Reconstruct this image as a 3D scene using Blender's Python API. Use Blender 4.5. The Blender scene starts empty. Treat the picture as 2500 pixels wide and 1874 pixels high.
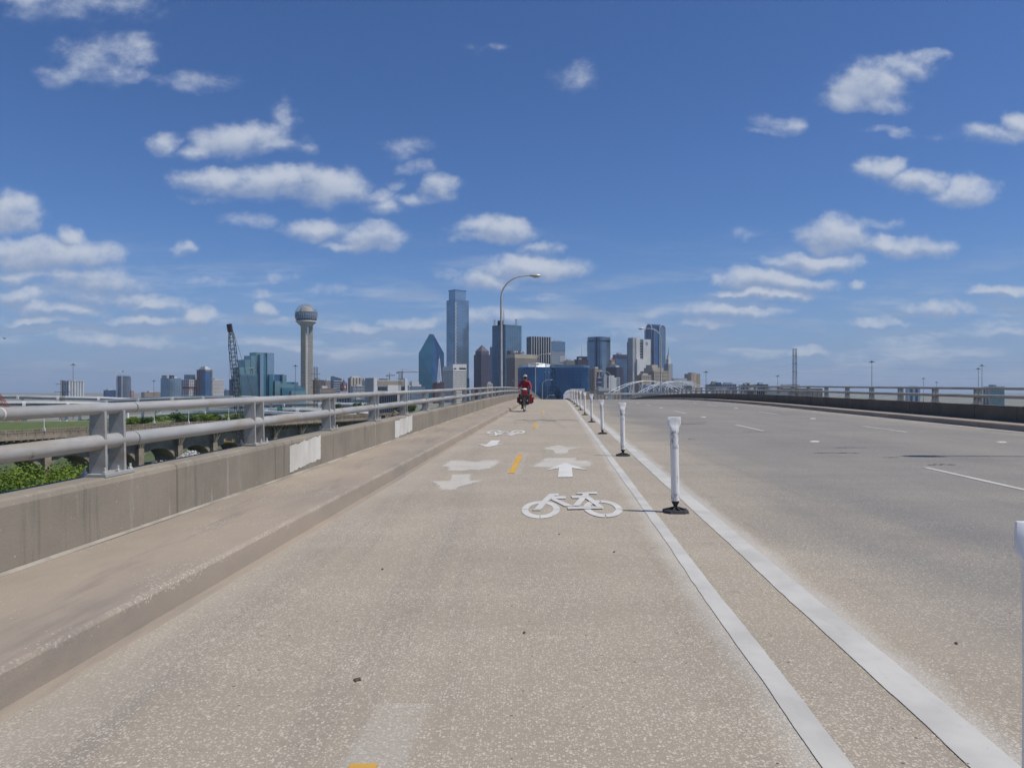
import bpy, bmesh, math, random
from mathutils import Vector, Matrix
random.seed(7)
R = math.radians
sc = bpy.context.scene
C = sc.collection

# ------------------------------------------------------------------ camera, sky, sun, exposure
EYE = 25.29                      # camera height above the flood plain (deck is 24 m up)
F, CX, YH = 1876.0, 1250.0, 955.0
cam = bpy.data.cameras.new('camera'); cam.lens = 27.0; cam.sensor_width = 36.0
cam.shift_y = 18 / 2500; cam.clip_start = 0.05; cam.clip_end = 40000
camo = bpy.data.objects.new('camera', cam); C.objects.link(camo)
camo.location = (0, 0, EYE); camo.rotation_euler = (R(90), 0, 0); sc.camera = camo

SUN_EL, SUN_AZ = 61.0, 105.0      # azimuth clockwise from +Y (view direction)
sd = Vector((math.sin(R(SUN_AZ)) * math.cos(R(SUN_EL)), math.cos(R(SUN_AZ)) * math.cos(R(SUN_EL)), math.sin(R(SUN_EL))))
sun = bpy.data.lights.new('sun', 'SUN'); sun.energy = 3.85; sun.angle = R(0.53); sun.color = (1.0, 0.95, 0.87)
suno = bpy.data.objects.new('sun', sun); C.objects.link(suno)
suno.rotation_euler = (-sd).to_track_quat('-Z', 'Y').to_euler(); suno.location = (60, -20, 120)
sc.view_settings.view_transform = 'Standard'; sc.view_settings.look = 'None'
sc.view_settings.exposure = 0.0; sc.view_settings.gamma = 1.0; sc.view_settings.use_curve_mapping = False
sc.cycles.max_bounces = 6; sc.cycles.volume_bounces = 0; sc.cycles.transparent_max_bounces = 12

def nd(nt, t, _in=None, **at):
    n = nt.nodes.new('ShaderNode' + t)
    for k, v in at.items(): setattr(n, k, v)
    for k, v in (_in or {}).items():
        s = n.inputs[k]
        if isinstance(v, bpy.types.NodeSocket): nt.links.new(v, s)
        else: s.default_value = v
    return n
def mth(nt, op, a, b=None, c=None, clamp=False):
    d = {0: a}
    if b is not None: d[1] = b
    if c is not None: d[2] = c
    return nd(nt, 'Math', d, operation=op, use_clamp=clamp).outputs[0]
def sst(nt, v, a, b, lo=0.0, hi=1.0):
    return nd(nt, 'MapRange', {0: v, 1: a, 2: b, 3: lo, 4: hi}, interpolation_type='SMOOTHSTEP').outputs[0]
def mixc(nt, f, a, b, blend='MIX'):
    def c4(x): return (*x, 1.0) if isinstance(x, tuple) and len(x) == 3 else x
    return nd(nt, 'Mix', {0: f, 6: c4(a), 7: c4(b)}, data_type='RGBA', blend_type=blend).outputs[2]
def noise(nt, vec, scale, detail=4.0, rough=0.55, out=0):
    return nd(nt, 'TexNoise', {'Vector': vec, 'Scale': scale, 'Detail': detail, 'Roughness': rough}).outputs[out]

def make_world():
    w = bpy.data.worlds.new('World'); w.use_nodes = True
    nt = w.node_tree; nt.nodes.clear()
    sky = nd(nt, 'TexSky', sky_type='NISHITA', sun_disc=False, sun_elevation=R(SUN_EL), sun_rotation=R(SUN_AZ),
             altitude=150.0, air_density=1.0, dust_density=0.15, ozone_density=4.0)
    gen = nd(nt, 'TexCoord').outputs['Generated']
    s = nd(nt, 'SeparateXYZ', {0: gen})
    x, y, z = s.outputs
    ys = mth(nt, 'MAXIMUM', y, 0.05)
    u = mth(nt, 'DIVIDE', x, ys); v = mth(nt, 'DIVIDE', z, ys)
    P = nd(nt, 'CombineXYZ', {0: u, 1: v, 2: 0.0}).outputs[0]
    # individual fair-weather cumulus, each a lobe at its own bearing and height
    SK = 1660.0
    blobs = [(150, 8, 190, 34, .55), (60, 0, 70, 25, .6), (200, 130, 70, 45, .6), (150, 165, 62, 22, .6), (275, 112, 60, 32, .5), (245, 160, 55, 20, .5),
        (420, 175, 68, 18, .45), (350, 308, 40, 24, .7), (520, 295, 95, 34, .95), (450, 318, 60, 18, .8), (605, 255, 32, 42, .5), (570, 310, 70, 20, .8), (645, 322, 30, 14, .4),
        (480, 385, 95, 26, .95), (590, 398, 120, 30, 1.), (705, 398, 88, 36, 1.), (800, 418, 60, 18, .6), (830, 440, 50, 18, .6), (540, 472, 50, 16, .45), (450, 425, 50, 10, .35),
        (880, 318, 42, 22, .35), (905, 356, 34, 13, .4), (952, 400, 38, 27, .75), (900, 428, 42, 15, .6), (860, 395, 30, 14, .4),
        (690, 490, 82, 20, .75), (805, 508, 62, 28, .9), (760, 525, 50, 12, .7), (1068, 500, 78, 26, 1.), (1020, 512, 45, 14, .8), (1170, 535, 46, 17, .7),
        (1145, 578, 108, 25, 1.), (1050, 605, 75, 25, .85), (965, 590, 34, 15, .5), (1235, 162, 48, 28, .4), (1050, 105, 30, 8, .22),
        (25, 460, 60, 40, .95), (95, 558, 155, 36, 1.), (145, 518, 38, 22, .9), (45, 545, 70, 30, .95), (190, 605, 130, 30, .8), (40, 605, 90, 20, .8), (210, 640, 130, 20, .68),
        (45, 650, 62, 20, .9), (120, 672, 100, 16, .8), (340, 655, 75, 14, .8), (430, 685, 42, 20, .75), (310, 690, 95, 14, .7), (90, 698, 90, 10, .7), (200, 735, 130, 16, .55), (330, 740, 80, 12, .55),
        (400, 530, 36, 15, .75), (425, 610, 58, 12, .4), (610, 593, 38, 10, .5), (575, 665, 28, 19, .75), (580, 688, 30, 8, .6), (560, 628, 30, 10, .3), (720, 630, 70, 9, .35), (760, 710, 45, 12, .7), (600, 742, 70, 13, .6),
        (900, 702, 75, 14, .68), (1030, 690, 90, 20, .65), (1110, 688, 50, 14, .75), (1180, 645, 30, 6, .35), (820, 745, 80, 12, .3),
        (1880, 185, 85, 48, .95), (1830, 215, 60, 28, .85), (1905, 225, 50, 25, .8), (1965, 145, 62, 26, .75), (2010, 122, 34, 16, .55), (1690, 272, 46, 18, .55), (1660, 290, 38, 8, .45), (1920, 290, 50, 9, .45),
        (2150, 292, 75, 18, .85), (2205, 270, 40, 24, .85), (1900, 370, 48, 24, .9), (1975, 390, 75, 22, .9), (2090, 415, 65, 27, .9), (2010, 300, 30, 8, .3),
        (1800, 500, 75, 33, 1.), (1890, 480, 55, 12, .55), (1910, 520, 45, 20, .9), (1985, 530, 82, 22, .9), (1620, 510, 38, 12, .45), (2060, 420, 60, 12, .5),
        (1775, 560, 85, 20, 1.), (1690, 565, 55, 14, .6), (1640, 605, 95, 24, 1.), (1720, 610, 70, 20, .9), (1650, 638, 112, 14, 1.), (1850, 612, 26, 12, .6), (1565, 675, 110, 17, .85), (1540, 700, 80, 12, .7),
        (2160, 625, 60, 12, .8), (2020, 662, 72, 18, .75), (1900, 698, 68, 11, .65), (2150, 710, 80, 14, .6), (2160, 690, 50, 10, .5), (1640, 760, 40, 8, .4), (1748, 764, 42, 9, .6), (1370, 724, 55, 18, .55), (1955, 738, 55, 13, .5), (2005, 762, 38, 8, .45), (1545, 775, 40, 10, .4), (1830, 775, 60, 10, .35), (2120, 755, 70, 10, .35), (1290, 752, 70, 12, .35)]
    w1 = nd(nt, 'VectorMath', {0: noise(nt, P, 11.0, 4.0, .6, 1), 1: (.5, .5, .5)}, operation='SUBTRACT').outputs[0]
    w1 = nd(nt, 'VectorMath', {0: w1, 1: (.085, .045, 0)}, operation='MULTIPLY').outputs[0]
    Pw = nd(nt, 'VectorMath', {0: P, 1: w1}, operation='ADD').outputs[0]
    Pu = nd(nt, 'VectorMath', {0: Pw, 1: (.004, .0095, 0)}, operation='ADD').outputs[0]
    nA = noise(nt, nd(nt, 'VectorMath', {0: P, 1: (1, 1.35, 1)}, operation='MULTIPLY').outputs[0], 26.0, 6.0, .60)
    nB = noise(nt, P, 9.0, 2.0, .5)
    lobes = []
    for cx, cy, a, b, wt in blobs: lobes.append(((cx - 1106) / SK, (845 - cy) / SK, a * 1.40 / SK, b * 1.45 / SK, wt))
    def field(nt, vec, lst):
        acc = None
        for uc, vc, a, b, wt in lst:
            q = nd(nt, 'VectorMath', {0: vec, 1: (1 / a, 1 / b, 0), 2: (-uc / a, -vc / b, 0)}, operation='MULTIPLY_ADD').outputs[0]
            r2 = nd(nt, 'VectorMath', {0: q, 1: q}, operation='DOT_PRODUCT').outputs['Value']
            f = mth(nt, 'MULTIPLY_ADD', r2, -wt, wt)
            acc = f if acc is None else mth(nt, 'SMOOTH_MAX', acc, f, .12)
        return acc if acc is not None else -1.0
    tint = mixc(nt, 1.0, sky.outputs[0], SKY_TINT, 'MULTIPLY')
    hz = sst(nt, z, .22, -.02)
    tint = mixc(nt, mth(nt, 'MULTIPLY', mth(nt, 'POWER', hz, 1.5), .80), tint, HORIZON)
    # the same kind of cloud goes on over the rest of the sky
    zc = mth(nt, 'MAXIMUM', z, .06)
    Q = nd(nt, 'CombineXYZ', {0: mth(nt, 'DIVIDE', x, zc), 1: mth(nt, 'DIVIDE', y, zc), 2: 3.1}).outputs[0]
    nQ = noise(nt, Q, 1.35, 5.0, .58)
    # thin streaks low over the skyline
    nS = noise(nt, nd(nt, 'CombineXYZ', {0: mth(nt, 'MULTIPLY', u, 5.0), 1: mth(nt, 'MULTIPLY', v, 34.0), 2: 1.7}).outputs[0], 1.3, 5.0, .6)
    aS = mth(nt, 'MULTIPLY', mth(nt, 'MULTIPLY', sst(nt, nS, .43, .72), mth(nt, 'MULTIPLY', sst(nt, v, .23, .07), sst(nt, v, -.01, .02))), .62)
    CL, CH = (3.1, 3.8, 5.35), (5.5, 6.0, 6.95)
    def bgd(col): return nd(nt, 'Background', {0: col, 1: 0.1}).outputs[0]
    def cell(u0, u1, v0, v1):
        lst = [l for l in lobes if l[0] + l[2] * math.sqrt(1 + .35 / l[4]) + .03 > u0 and l[0] - l[2] * math.sqrt(1 + .35 / l[4]) - .03 < u1
               and l[1] + l[3] * math.sqrt(1 + .35 / l[4]) + .018 > v0 and l[1] - l[3] * math.sqrt(1 + .35 / l[4]) - .018 < v1]
        if not lst:
            if v0 > .2: return bgd(tint)
            return bgd(mixc(nt, aS, tint, mixc(nt, sst(nt, nA, .3, .7), CL, CH)))
        g = bpy.data.node_groups.new('cloud_cell', 'ShaderNodeTree')
        for nm, ty in (('Pw', 'NodeSocketVector'), ('Pu', 'NodeSocketVector'), ('nA', 'NodeSocketFloat'), ('nB', 'NodeSocketFloat'), ('aS', 'NodeSocketFloat'), ('sky', 'NodeSocketColor')):
            g.interface.new_socket(nm, in_out='INPUT', socket_type=ty)
        g.interface.new_socket('out', in_out='OUTPUT', socket_type='NodeSocketShader')
        gi = g.nodes.new('NodeGroupInput').outputs; go = g.nodes.new('NodeGroupOutput')
        f0 = field(g, gi[0], lst); f1 = field(g, gi[1], [l for l in lst if l[4] >= .55])
        dens = mth(g, 'MULTIPLY_ADD', mth(g, 'SUBTRACT', gi[2], .5), 1.35, f0)
        dens = mth(g, 'MULTIPLY_ADD', mth(g, 'SUBTRACT', gi[3], .5), .35, dens)
        aF = mth(g, 'MULTIPLY', mth(g, 'MULTIPLY', sst(g, dens, .04, 1.0), sst(g, f0, -.35, .15)), .92)
        wisp = mth(g, 'MULTIPLY', mth(g, 'MULTIPLY', sst(g, mth(g, 'MULTIPLY_ADD', mth(g, 'SUBTRACT', gi[2], .5), 1.6, f0), -.05, .9), sst(g, f0, -.38, .1)), .36)
        aF = mth(g, 'MAXIMUM', aF, wisp)
        al = mth(g, 'MAXIMUM', aF, gi[4])
        rel = mth(g, 'SUBTRACT', mth(g, 'MAXIMUM', f0, -.4), mth(g, 'MAXIMUM', f1, -.4))
        rel = mth(g, 'MULTIPLY_ADD', mth(g, 'SUBTRACT', gi[2], .5), .8, mth(g, 'MULTIPLY_ADD', rel, 1.35, .46))
        cb = nd(g, 'Background', {0: mixc(g, al, gi[5], mixc(g, sst(g, rel, .15, .95), CL, CH)), 1: 0.1})
        g.links.new(cb.outputs[0], go.inputs[0])
        gn = nt.nodes.new('ShaderNodeGroup'); gn.node_tree = g
        for i, so in enumerate((Pw, Pu, nA, nB, aS, tint)): nt.links.new(so, gn.inputs[i])
        return gn.outputs[0]
    U = [-.70 + .14 * i for i in range(11)]; V = [-.02, .05, .10, .15, .20, .26, .32, .40, .54]
    def mixs(f, a, b): return nd(nt, 'MixShader', {0: f, 1: a, 2: b}).outputs[0]
    def tree(i0, i1, j0, j1):
        if i1 - i0 == 1 and j1 - j0 == 1: return cell(U[i0], U[i1], V[j0], V[j1])
        if i1 - i0 > 1:
            m = (i0 + i1) // 2; return mixs(mth(nt, 'GREATER_THAN', u, U[m]), tree(i0, m, j0, j1), tree(m, i1, j0, j1))
        m = (j0 + j1) // 2; return mixs(mth(nt, 'GREATER_THAN', v, V[m]), tree(i0, i1, j0, m), tree(i0, i1, m, j1))
    inside = mth(nt, 'MULTIPLY', mth(nt, 'LESS_THAN', mth(nt, 'ABSOLUTE', u), .70), mth(nt, 'LESS_THAN', mth(nt, 'ABSOLUTE', mth(nt, 'SUBTRACT', v, .26)), .28))
    inside = mth(nt, 'MULTIPLY', inside, mth(nt, 'GREATER_THAN', y, .2))
    aG = mth(nt, 'MULTIPLY', mth(nt, 'MULTIPLY', sst(nt, nQ, .56, .72), .85), sst(nt, z, 0.0, .05))
    # fade the scattered clouds in beyond the lobes
    rim = mth(nt, 'MAXIMUM', sst(nt, mth(nt, 'ABSOLUTE', u), .70, .80), sst(nt, v, .54, .64))
    rim = mth(nt, 'MAXIMUM', rim, mth(nt, 'LESS_THAN', y, .2))
    aG = mth(nt, 'MULTIPLY', aG, rim)
    rest = bgd(mixc(nt, aG, tint, mixc(nt, sst(nt, nQ, .6, .75), CL, CH)))
    out = nd(nt, 'OutputWorld'); nt.links.new(mixs(inside, rest, tree(0, 10, 0, 8)), out.inputs[0])
    sc.world = w
HORIZON = (2.3, 3.2, 5.3)
SKY_TINT = (.47, .64, .92)
make_world()

# ------------------------------------------------------------------ helpers
S = 0.0575                       # the bridge runs this much to the right per metre of depth
def zr(y):                       # road surface above the flood plain along the bridge
    def rel(y):
        if y <= 40: return -1.29 + .0092 * y
        t = y - 40
        if y <= 200: return -.92 + .0092 * t - 1.935e-4 * t * t
        return rel(200) + (y - 200) * (.0092 - 2 * 1.935e-4 * 160)
    return EYE + rel(y)
def rp(off, y, h=0.0): return Vector((off + S * y, y, zr(y) + h))
def slope(y): return math.atan((zr(y + .5) - zr(y - .5)))
YAW = -math.atan(S)
def at(px, py, Y): return Vector(((px - CX) / F * Y, Y, EYE + (YH - py) / F * Y))

def tag(o, label=None, cat=None, group=None, kind=None):
    if label: o['label'] = label
    if cat: o['category'] = cat
    if group: o['group'] = group
    if kind: o['kind'] = kind
    return o
def thing(name, label, cat, loc=(0, 0, 0), group=None, rot=None):
    o = bpy.data.objects.new(name, None); C.objects.link(o); o.location = loc; o.empty_display_size = .3
    if rot: o.rotation_euler = rot
    return tag(o, label, cat, group)
def worg(p):
    v = Vector((0, 0, 0))
    while p is not None: v += p.location; p = p.parent
    return v
class MB:
    def __init__(s): s.v = []; s.f = []; s.uv = {}
    def add(s, vs, fs):
        n = len(s.v); s.v += [Vector(p) for p in vs]; s.f += [tuple(n + i for i in f) for f in fs]; return s
    def box(s, x0, x1, y0, y1, z0, z1):
        return s.add([(x0, y0, z0), (x1, y0, z0), (x1, y1, z0), (x0, y1, z0), (x0, y0, z1), (x1, y0, z1), (x1, y1, z1), (x0, y1, z1)],
                     [(3, 2, 1, 0), (4, 5, 6, 7), (0, 1, 5, 4), (1, 2, 6, 5), (2, 3, 7, 6), (3, 0, 4, 7)])
    def obox(s, c, ax, ay, az):              # centre and three half axes
        c, ax, ay, az = map(Vector, (c, ax, ay, az))
        return s.add([c - ax - ay - az, c + ax - ay - az, c + ax + ay - az, c - ax + ay - az, c - ax - ay + az, c + ax - ay + az, c + ax + ay + az, c - ax + ay + az],
                     [(3, 2, 1, 0), (4, 5, 6, 7), (0, 1, 5, 4), (1, 2, 6, 5), (2, 3, 7, 6), (3, 0, 4, 7)])
    def prism(s, fp, z0, z1, top=None):      # footprint counter-clockwise; top: other footprint
        n = len(fp); t = top or fp
        vs = [(p[0], p[1], z0) for p in fp] + [(p[0], p[1], z1 if len(p) < 3 else p[2]) for p in t]
        return s.add(vs, [tuple(range(n - 1, -1, -1)), tuple(range(n, 2 * n))] + [(i, (i + 1) % n, n + (i + 1) % n, n + i) for i in range(n)])
    def extrude(s, pts, d):                  # closed 3D outline pushed along d
        n = len(pts); d = Vector(d); pts = [Vector(p) for p in pts]
        return s.add(pts + [p + d for p in pts], [tuple(range(n - 1, -1, -1)), tuple(range(n, 2 * n))] + [(i, (i + 1) % n, n + (i + 1) % n, n + i) for i in range(n)])
    def tube(s, pts, r, n=8, caps=True):     # path tube, r number or list
        pts = [Vector(p) for p in pts]; m = len(pts); rs = r if isinstance(r, (list, tuple)) else [r] * m
        vs = []; up = Vector((0, 0, 1)); 
        for i, p in enumerate(pts):
            t = (pts[min(i + 1, m - 1)] - pts[max(i - 1, 0)]).normalized()
            a = t.cross(up)
            if a.length < .05: a = t.cross(Vector((0, 1, 0)))
            a.normalize(); b = a.cross(t).normalized()
            for k in range(n):
                w = 2 * math.pi * k / n; vs.append(p + (a * math.cos(w) + b * math.sin(w)) * rs[i])
        fs = [(i * n + k, i * n + (k + 1) % n, (i + 1) * n + (k + 1) % n, (i + 1) * n + k) for i in range(m - 1) for k in range(n)]
        if caps: fs += [tuple(range(n - 1, -1, -1)), tuple(range((m - 1) * n, m * n))]
        return s.add(vs, fs)
    def lathe(s, prof, n=16, c=(0, 0, 0), sx=1.0, sy=1.0):   # (r, z) profile
        c = Vector(c); vs = []; m = len(prof)
        for r, z in prof:
            for k in range(n):
                w = 2 * math.pi * k / n; vs.append(c + Vector((r * sx * math.cos(w), r * sy * math.sin(w), z)))
        fs = [(i * n + k, i * n + (k + 1) % n, (i + 1) * n + (k + 1) % n, (i + 1) * n + k) for i in range(m - 1) for k in range(n)]
        fs += [tuple(range(n - 1, -1, -1)), tuple(range((m - 1) * n, m * n))]
        return s.add(vs, fs)
    def ball(s, c, rx, ry, rz, nu=12, nv=8):
        pr = [(math.sin(math.pi * i / nv), -math.cos(math.pi * i / nv)) for i in range(nv + 1)]
        pr[0] = (.02, -1); pr[-1] = (.02, 1)
        c = Vector(c); vs = []; m = len(pr)
        for r, z in pr:
            for k in range(nu):
                w = 2 * math.pi * k / nu; vs.append(c + Vector((rx * r * math.cos(w), ry * r * math.sin(w), rz * z)))
        fs = [(i * nu + k, i * nu + (k + 1) % nu, (i + 1) * nu + (k + 1) % nu, (i + 1) * nu + k) for i in range(m - 1) for k in range(nu)]
        return s.add(vs, fs + [tuple(range(nu - 1, -1, -1)), tuple(range((m - 1) * nu, m * nu))])
    def mesh(s, name, m, org=Vector((0, 0, 0)), smooth=False):
        me = bpy.data.meshes.new(name); me.from_pydata([tuple(p - org) for p in s.v], [], s.f); me.update()
        if m: me.materials.append(m)
        if smooth:
            me.shade_smooth(); me.set_sharp_from_angle(angle=R(38))
        return me
    def build(s, name, m, parent=None, smooth=False, label=None, cat=None, group=None, kind=None):
        o = bpy.data.objects.new(name, s.mesh(name, m, worg(parent), smooth)); C.objects.link(o)
        if parent is not None: o.parent = parent
        return tag(o, label, cat, group, kind)
def inst(name, me, parent, loc, rot=(0, 0, 0), label=None, cat=None, group=None):
    o = bpy.data.objects.new(name, me); C.objects.link(o); o.parent = parent
    o.location = Vector(loc) - (worg(parent) if parent else Vector()); o.rotation_euler = rot
    return tag(o, label, cat, group)
def copy_tree(o, parent=None):
    c = o.copy(); C.objects.link(c); c.parent = parent
    for ch in list(o.children): copy_tree(ch, c)
    return c
def fixnormals(o):
    bm = bmesh.new(); bm.from_mesh(o.data); bmesh.ops.recalc_face_normals(bm, faces=bm.faces); bm.to_mesh(o.data); bm.free()

# ------------------------------------------------------------------ materials
MATS = {}
def newmat(name):
    m = bpy.data.materials.new(name); m.use_nodes = True; nt = m.node_tree; nt.nodes.clear()
    b = nd(nt, 'BsdfPrincipled'); o = nd(nt, 'OutputMaterial'); nt.links.new(b.outputs[0], o.inputs[0])
    return m, nt, b
def setb(nt, b, **k):
    for n, v in k.items():
        s = b.inputs[n.replace('_', ' ')]
        if isinstance(v, bpy.types.NodeSocket): nt.links.new(v, s)
        else: s.default_value = (*v, 1.0) if isinstance(v, tuple) and len(v) == 3 else v
def pos(nt): return nd(nt, 'NewGeometry').outputs['Position']
def vmul(nt, v, k): return nd(nt, 'VectorMath', {0: v, 1: k}, operation='MULTIPLY').outputs[0]
def M(name, c1, c2=None, scale=2.0, rough=.8, metal=0.0, bump=0.0, bscale=None, stretch=(1, 1, 1), lo=.35, hi=.65, obj=False, spec=.5):
    if name in MATS: return MATS[name]
    m, nt, b = newmat(name); setb(nt, b, Roughness=rough, Metallic=metal)
    b.inputs['Specular IOR Level'].default_value = spec
    if c2 is None: c2 = tuple(x * .82 for x in c1)
    p = nd(nt, 'TexCoord').outputs['Object'] if obj else pos(nt)
    p = vmul(nt, p, stretch)
    n = noise(nt, p, scale, 5.0, .6)
    setb(nt, b, Base_Color=mixc(nt, sst(nt, n, lo, hi), c1, c2))
    if bump:
        h = noise(nt, p, bscale or scale * 4, 4.0, .6)
        nt.links.new(nd(nt, 'Bump', {'Strength': bump, 'Distance': .02, 'Height': h}).outputs[0], b.inputs['Normal'])
    MATS[name] = m; return m

def road_mat():
    m, nt, b = newmat('worn_concrete_road'); p = pos(nt)
    sp = nd(nt, 'SeparateXYZ', {0: p}); off = mth(nt, 'SUBTRACT', sp.outputs[0], mth(nt, 'MULTIPLY', sp.outputs[1], S))
    big = noise(nt, vmul(nt, p, (1, .55, 0)), .55, 5.0, .6)
    tan = mixc(nt, sst(nt, big, .32, .68), (.362, .310, .236), (.318, .276, .213))
    grey = mixc(nt, sst(nt, noise(nt, vmul(nt, p, (.5, .16, 0)), .6, 5.0, .6), .3, .7), (.240, .224, .198), (.180, .174, .161))
    lane = sst(nt, mth(nt, 'MULTIPLY_ADD', mth(nt, 'SUBTRACT', noise(nt, vmul(nt, p, (1, .3, 0)), .8, 4.0), .5), 3.0, off), 1.2, 3.4)
    base = mixc(nt, lane, tan, grey)
    # dark wheel tracks and drips
    tr = noise(nt, vmul(nt, p, (1.4, .05, 0)), 1.1, 5.0, .65)
    base = mixc(nt, mth(nt, 'MULTIPLY', sst(nt, tr, .50, .72), .42), base, (.17, .16, .15))
    # broom bands across the slab: aggregate shows more in some
    band = noise(nt, vmul(nt, p, (.35, 1.1, 0)), .9, 4.0, .62)
    expo = sst(nt, band, .30, .70)
    tine = noise(nt, vmul(nt, p, (.7, 16.0, 0)), 3.0, 3.0, .6)
    base = mixc(nt, mth(nt, 'MULTIPLY', sst(nt, tine, .5, .72), .22), base, (.20, .175, .145))
    base = mixc(nt, mth(nt, 'MULTIPLY', sst(nt, noise(nt, p, 3.3, 6.0, .7), .60, .74), .30), base, (.185, .17, .155))
    fine = noise(nt, p, 130.0, 3.0, .7)
    base = mixc(nt, mth(nt, 'MULTIPLY', sst(nt, fine, .45, .75), .35), base, (.17, .145, .12))
    hs = []
    for sc_, thr, cut, colr in ((72.0, .32, .45, (.60, .535, .44)), (125.0, .36, .40, (.58, .515, .42))):
        vo = nd(nt, 'TexVoronoi', {'Vector': vmul(nt, p, (1, .8, 1)), 'Scale': sc_, 'Randomness': 1.0}, voronoi_dimensions='2D')
        sep = nd(nt, 'SeparateColor', {0: vo.outputs['Color']})
        pick = sst(nt, mth(nt, 'MULTIPLY_ADD', expo, .40, sep.outputs[0]), .78, .90)
        rad = mth(nt, 'MULTIPLY', sep.outputs[1], thr)
        msk = mth(nt, 'MULTIPLY', pick, mth(nt, 'LESS_THAN', vo.outputs['Distance'], mth(nt, 'ADD', rad, .16)))
        c = mixc(nt, sep.outputs[2], colr, (.44, .385, .31))
        base = mixc(nt, mth(nt, 'MULTIPLY', msk, mth(nt, 'SUBTRACT', .78, mth(nt, 'MULTIPLY', lane, .36))), base, c); hs.append(msk)
    vd = nd(nt, 'TexVoronoi', {'Vector': p, 'Scale': 21.0}, voronoi_dimensions='2D')
    sd_ = nd(nt, 'SeparateColor', {0: vd.outputs['Color']})
    dk = mth(nt, 'MULTIPLY', mth(nt, 'GREATER_THAN', sd_.outputs[0], .955), mth(nt, 'LESS_THAN', vd.outputs['Distance'], mth(nt, 'MULTIPLY', sd_.outputs[1], .15)))
    base = mixc(nt, mth(nt, 'MULTIPLY', dk, .75), base, (.07, .065, .06))
    # dust and pale laitance along the kerbs
    gut = mth(nt, 'MAXIMUM', sst(nt, off, -1.55, -2.05), sst(nt, off, 11.0, 12.6))
    gut = mth(nt, 'MULTIPLY', gut, sst(nt, noise(nt, vmul(nt, p, (1, .4, 0)), 1.6, 5.0), .35, .65))
    base = mixc(nt, mth(nt, 'MULTIPLY', gut, .55), base, (.40, .36, .30))
    # white overspray drifted beside the two edge lines
    spn = mth(nt, 'MULTIPLY_ADD', mth(nt, 'SUBTRACT', noise(nt, vmul(nt, p, (1, .5, 0)), 2.2, 5.0, .65), .5), .22, 0.0)
    ov = mth(nt, 'MAXIMUM', mth(nt, 'MULTIPLY', sst(nt, mth(nt, 'ADD', off, spn), .74, .90), mth(nt, 'LESS_THAN', off, .95)), mth(nt, 'MULTIPLY', sst(nt, mth(nt, 'ADD', off, spn), 1.71, 1.58), mth(nt, 'GREATER_THAN', off, 1.48)))
    ov = mth(nt, 'MULTIPLY', ov, sst(nt, noise(nt, p, 160.0, 3.0, .7), .30, .62))
    base = mixc(nt, mth(nt, 'MULTIPLY', ov, .58), base, (.58, .56, .51))
    setb(nt, b, Base_Color=base, Roughness=.88)
    b.inputs['Specular IOR Level'].default_value = .3
    h = mth(nt, 'ADD', mth(nt, 'MULTIPLY', fine, .6), mth(nt, 'MULTIPLY', hs[0], .5))
    nt.links.new(nd(nt, 'Bump', {'Strength': .35, 'Distance': .006, 'Height': h}).outputs[0], b.inputs['Normal'])
    MATS['road'] = m; return m
def walk_mat():
    m, nt, b = newmat('sidewalk_concrete'); p = pos(nt)
    big = noise(nt, vmul(nt, p, (1, .4, 1)), 1.1, 6.0, .62)
    base = mixc(nt, sst(nt, big, .3, .7), (.370, .305, .235), (.290, .248, .200))
    st = noise(nt, vmul(nt, p, (2.2, .3, 1)), 1.6, 5.0, .65)
    base = mixc(nt, mth(nt, 'MULTIPLY', sst(nt, st, .5, .72), .45), base, (.17, .155, .14))
    fine = noise(nt, p, 120.0, 3.0, .7)
    base = mixc(nt, mth(nt, 'MULTIPLY', sst(nt, fine, .45, .75), .3), base, (.18, .15, .125))
    vo = nd(nt, 'TexVoronoi', {'Vector': p, 'Scale': 58.0})
    sep = nd(nt, 'SeparateColor', {0: vo.outputs['Color']})
    ex = sst(nt, noise(nt, vmul(nt, p, (1, .5, 1)), 1.4, 5.0, .6), .42, .66)
    msk = mth(nt, 'MULTIPLY', sst(nt, mth(nt, 'MULTIPLY_ADD', ex, .6, sep.outputs[0]), 1.0, 1.1), mth(nt, 'LESS_THAN', vo.outputs['Distance'], .36))
    # the kerb's worn arris shows the stones
    sp = nd(nt, 'SeparateXYZ', {0: p}); off = mth(nt, 'SUBTRACT', sp.outputs[0], mth(nt, 'MULTIPLY', sp.outputs[1], S))
    ar = mth(nt, 'MULTIPLY', sst(nt, mth(nt, 'ABSOLUTE', mth(nt, 'ADD', off, 2.224)), .024, .006), mth(nt, 'LESS_THAN', vo.outputs['Distance'], .45))
    ar = mth(nt, 'MULTIPLY', ar, sst(nt, noise(nt, p, 3.0, 4.0), .38, .6))
    msk = mth(nt, 'MULTIPLY', msk, mth(nt, 'LESS_THAN', off, -2.205))
    base = mixc(nt, mth(nt, 'MAXIMUM', mth(nt, 'MULTIPLY', msk, .7), mth(nt, 'MULTIPLY', ar, .38)), base, (.55, .50, .43))
    setb(nt, b, Base_Color=base, Roughness=.9); b.inputs['Specular IOR Level'].default_value = .3
    nt.links.new(nd(nt, 'Bump', {'Strength': .3, 'Distance': .006, 'Height': fine}).outputs[0], b.inputs['Normal'])
    return m
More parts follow.
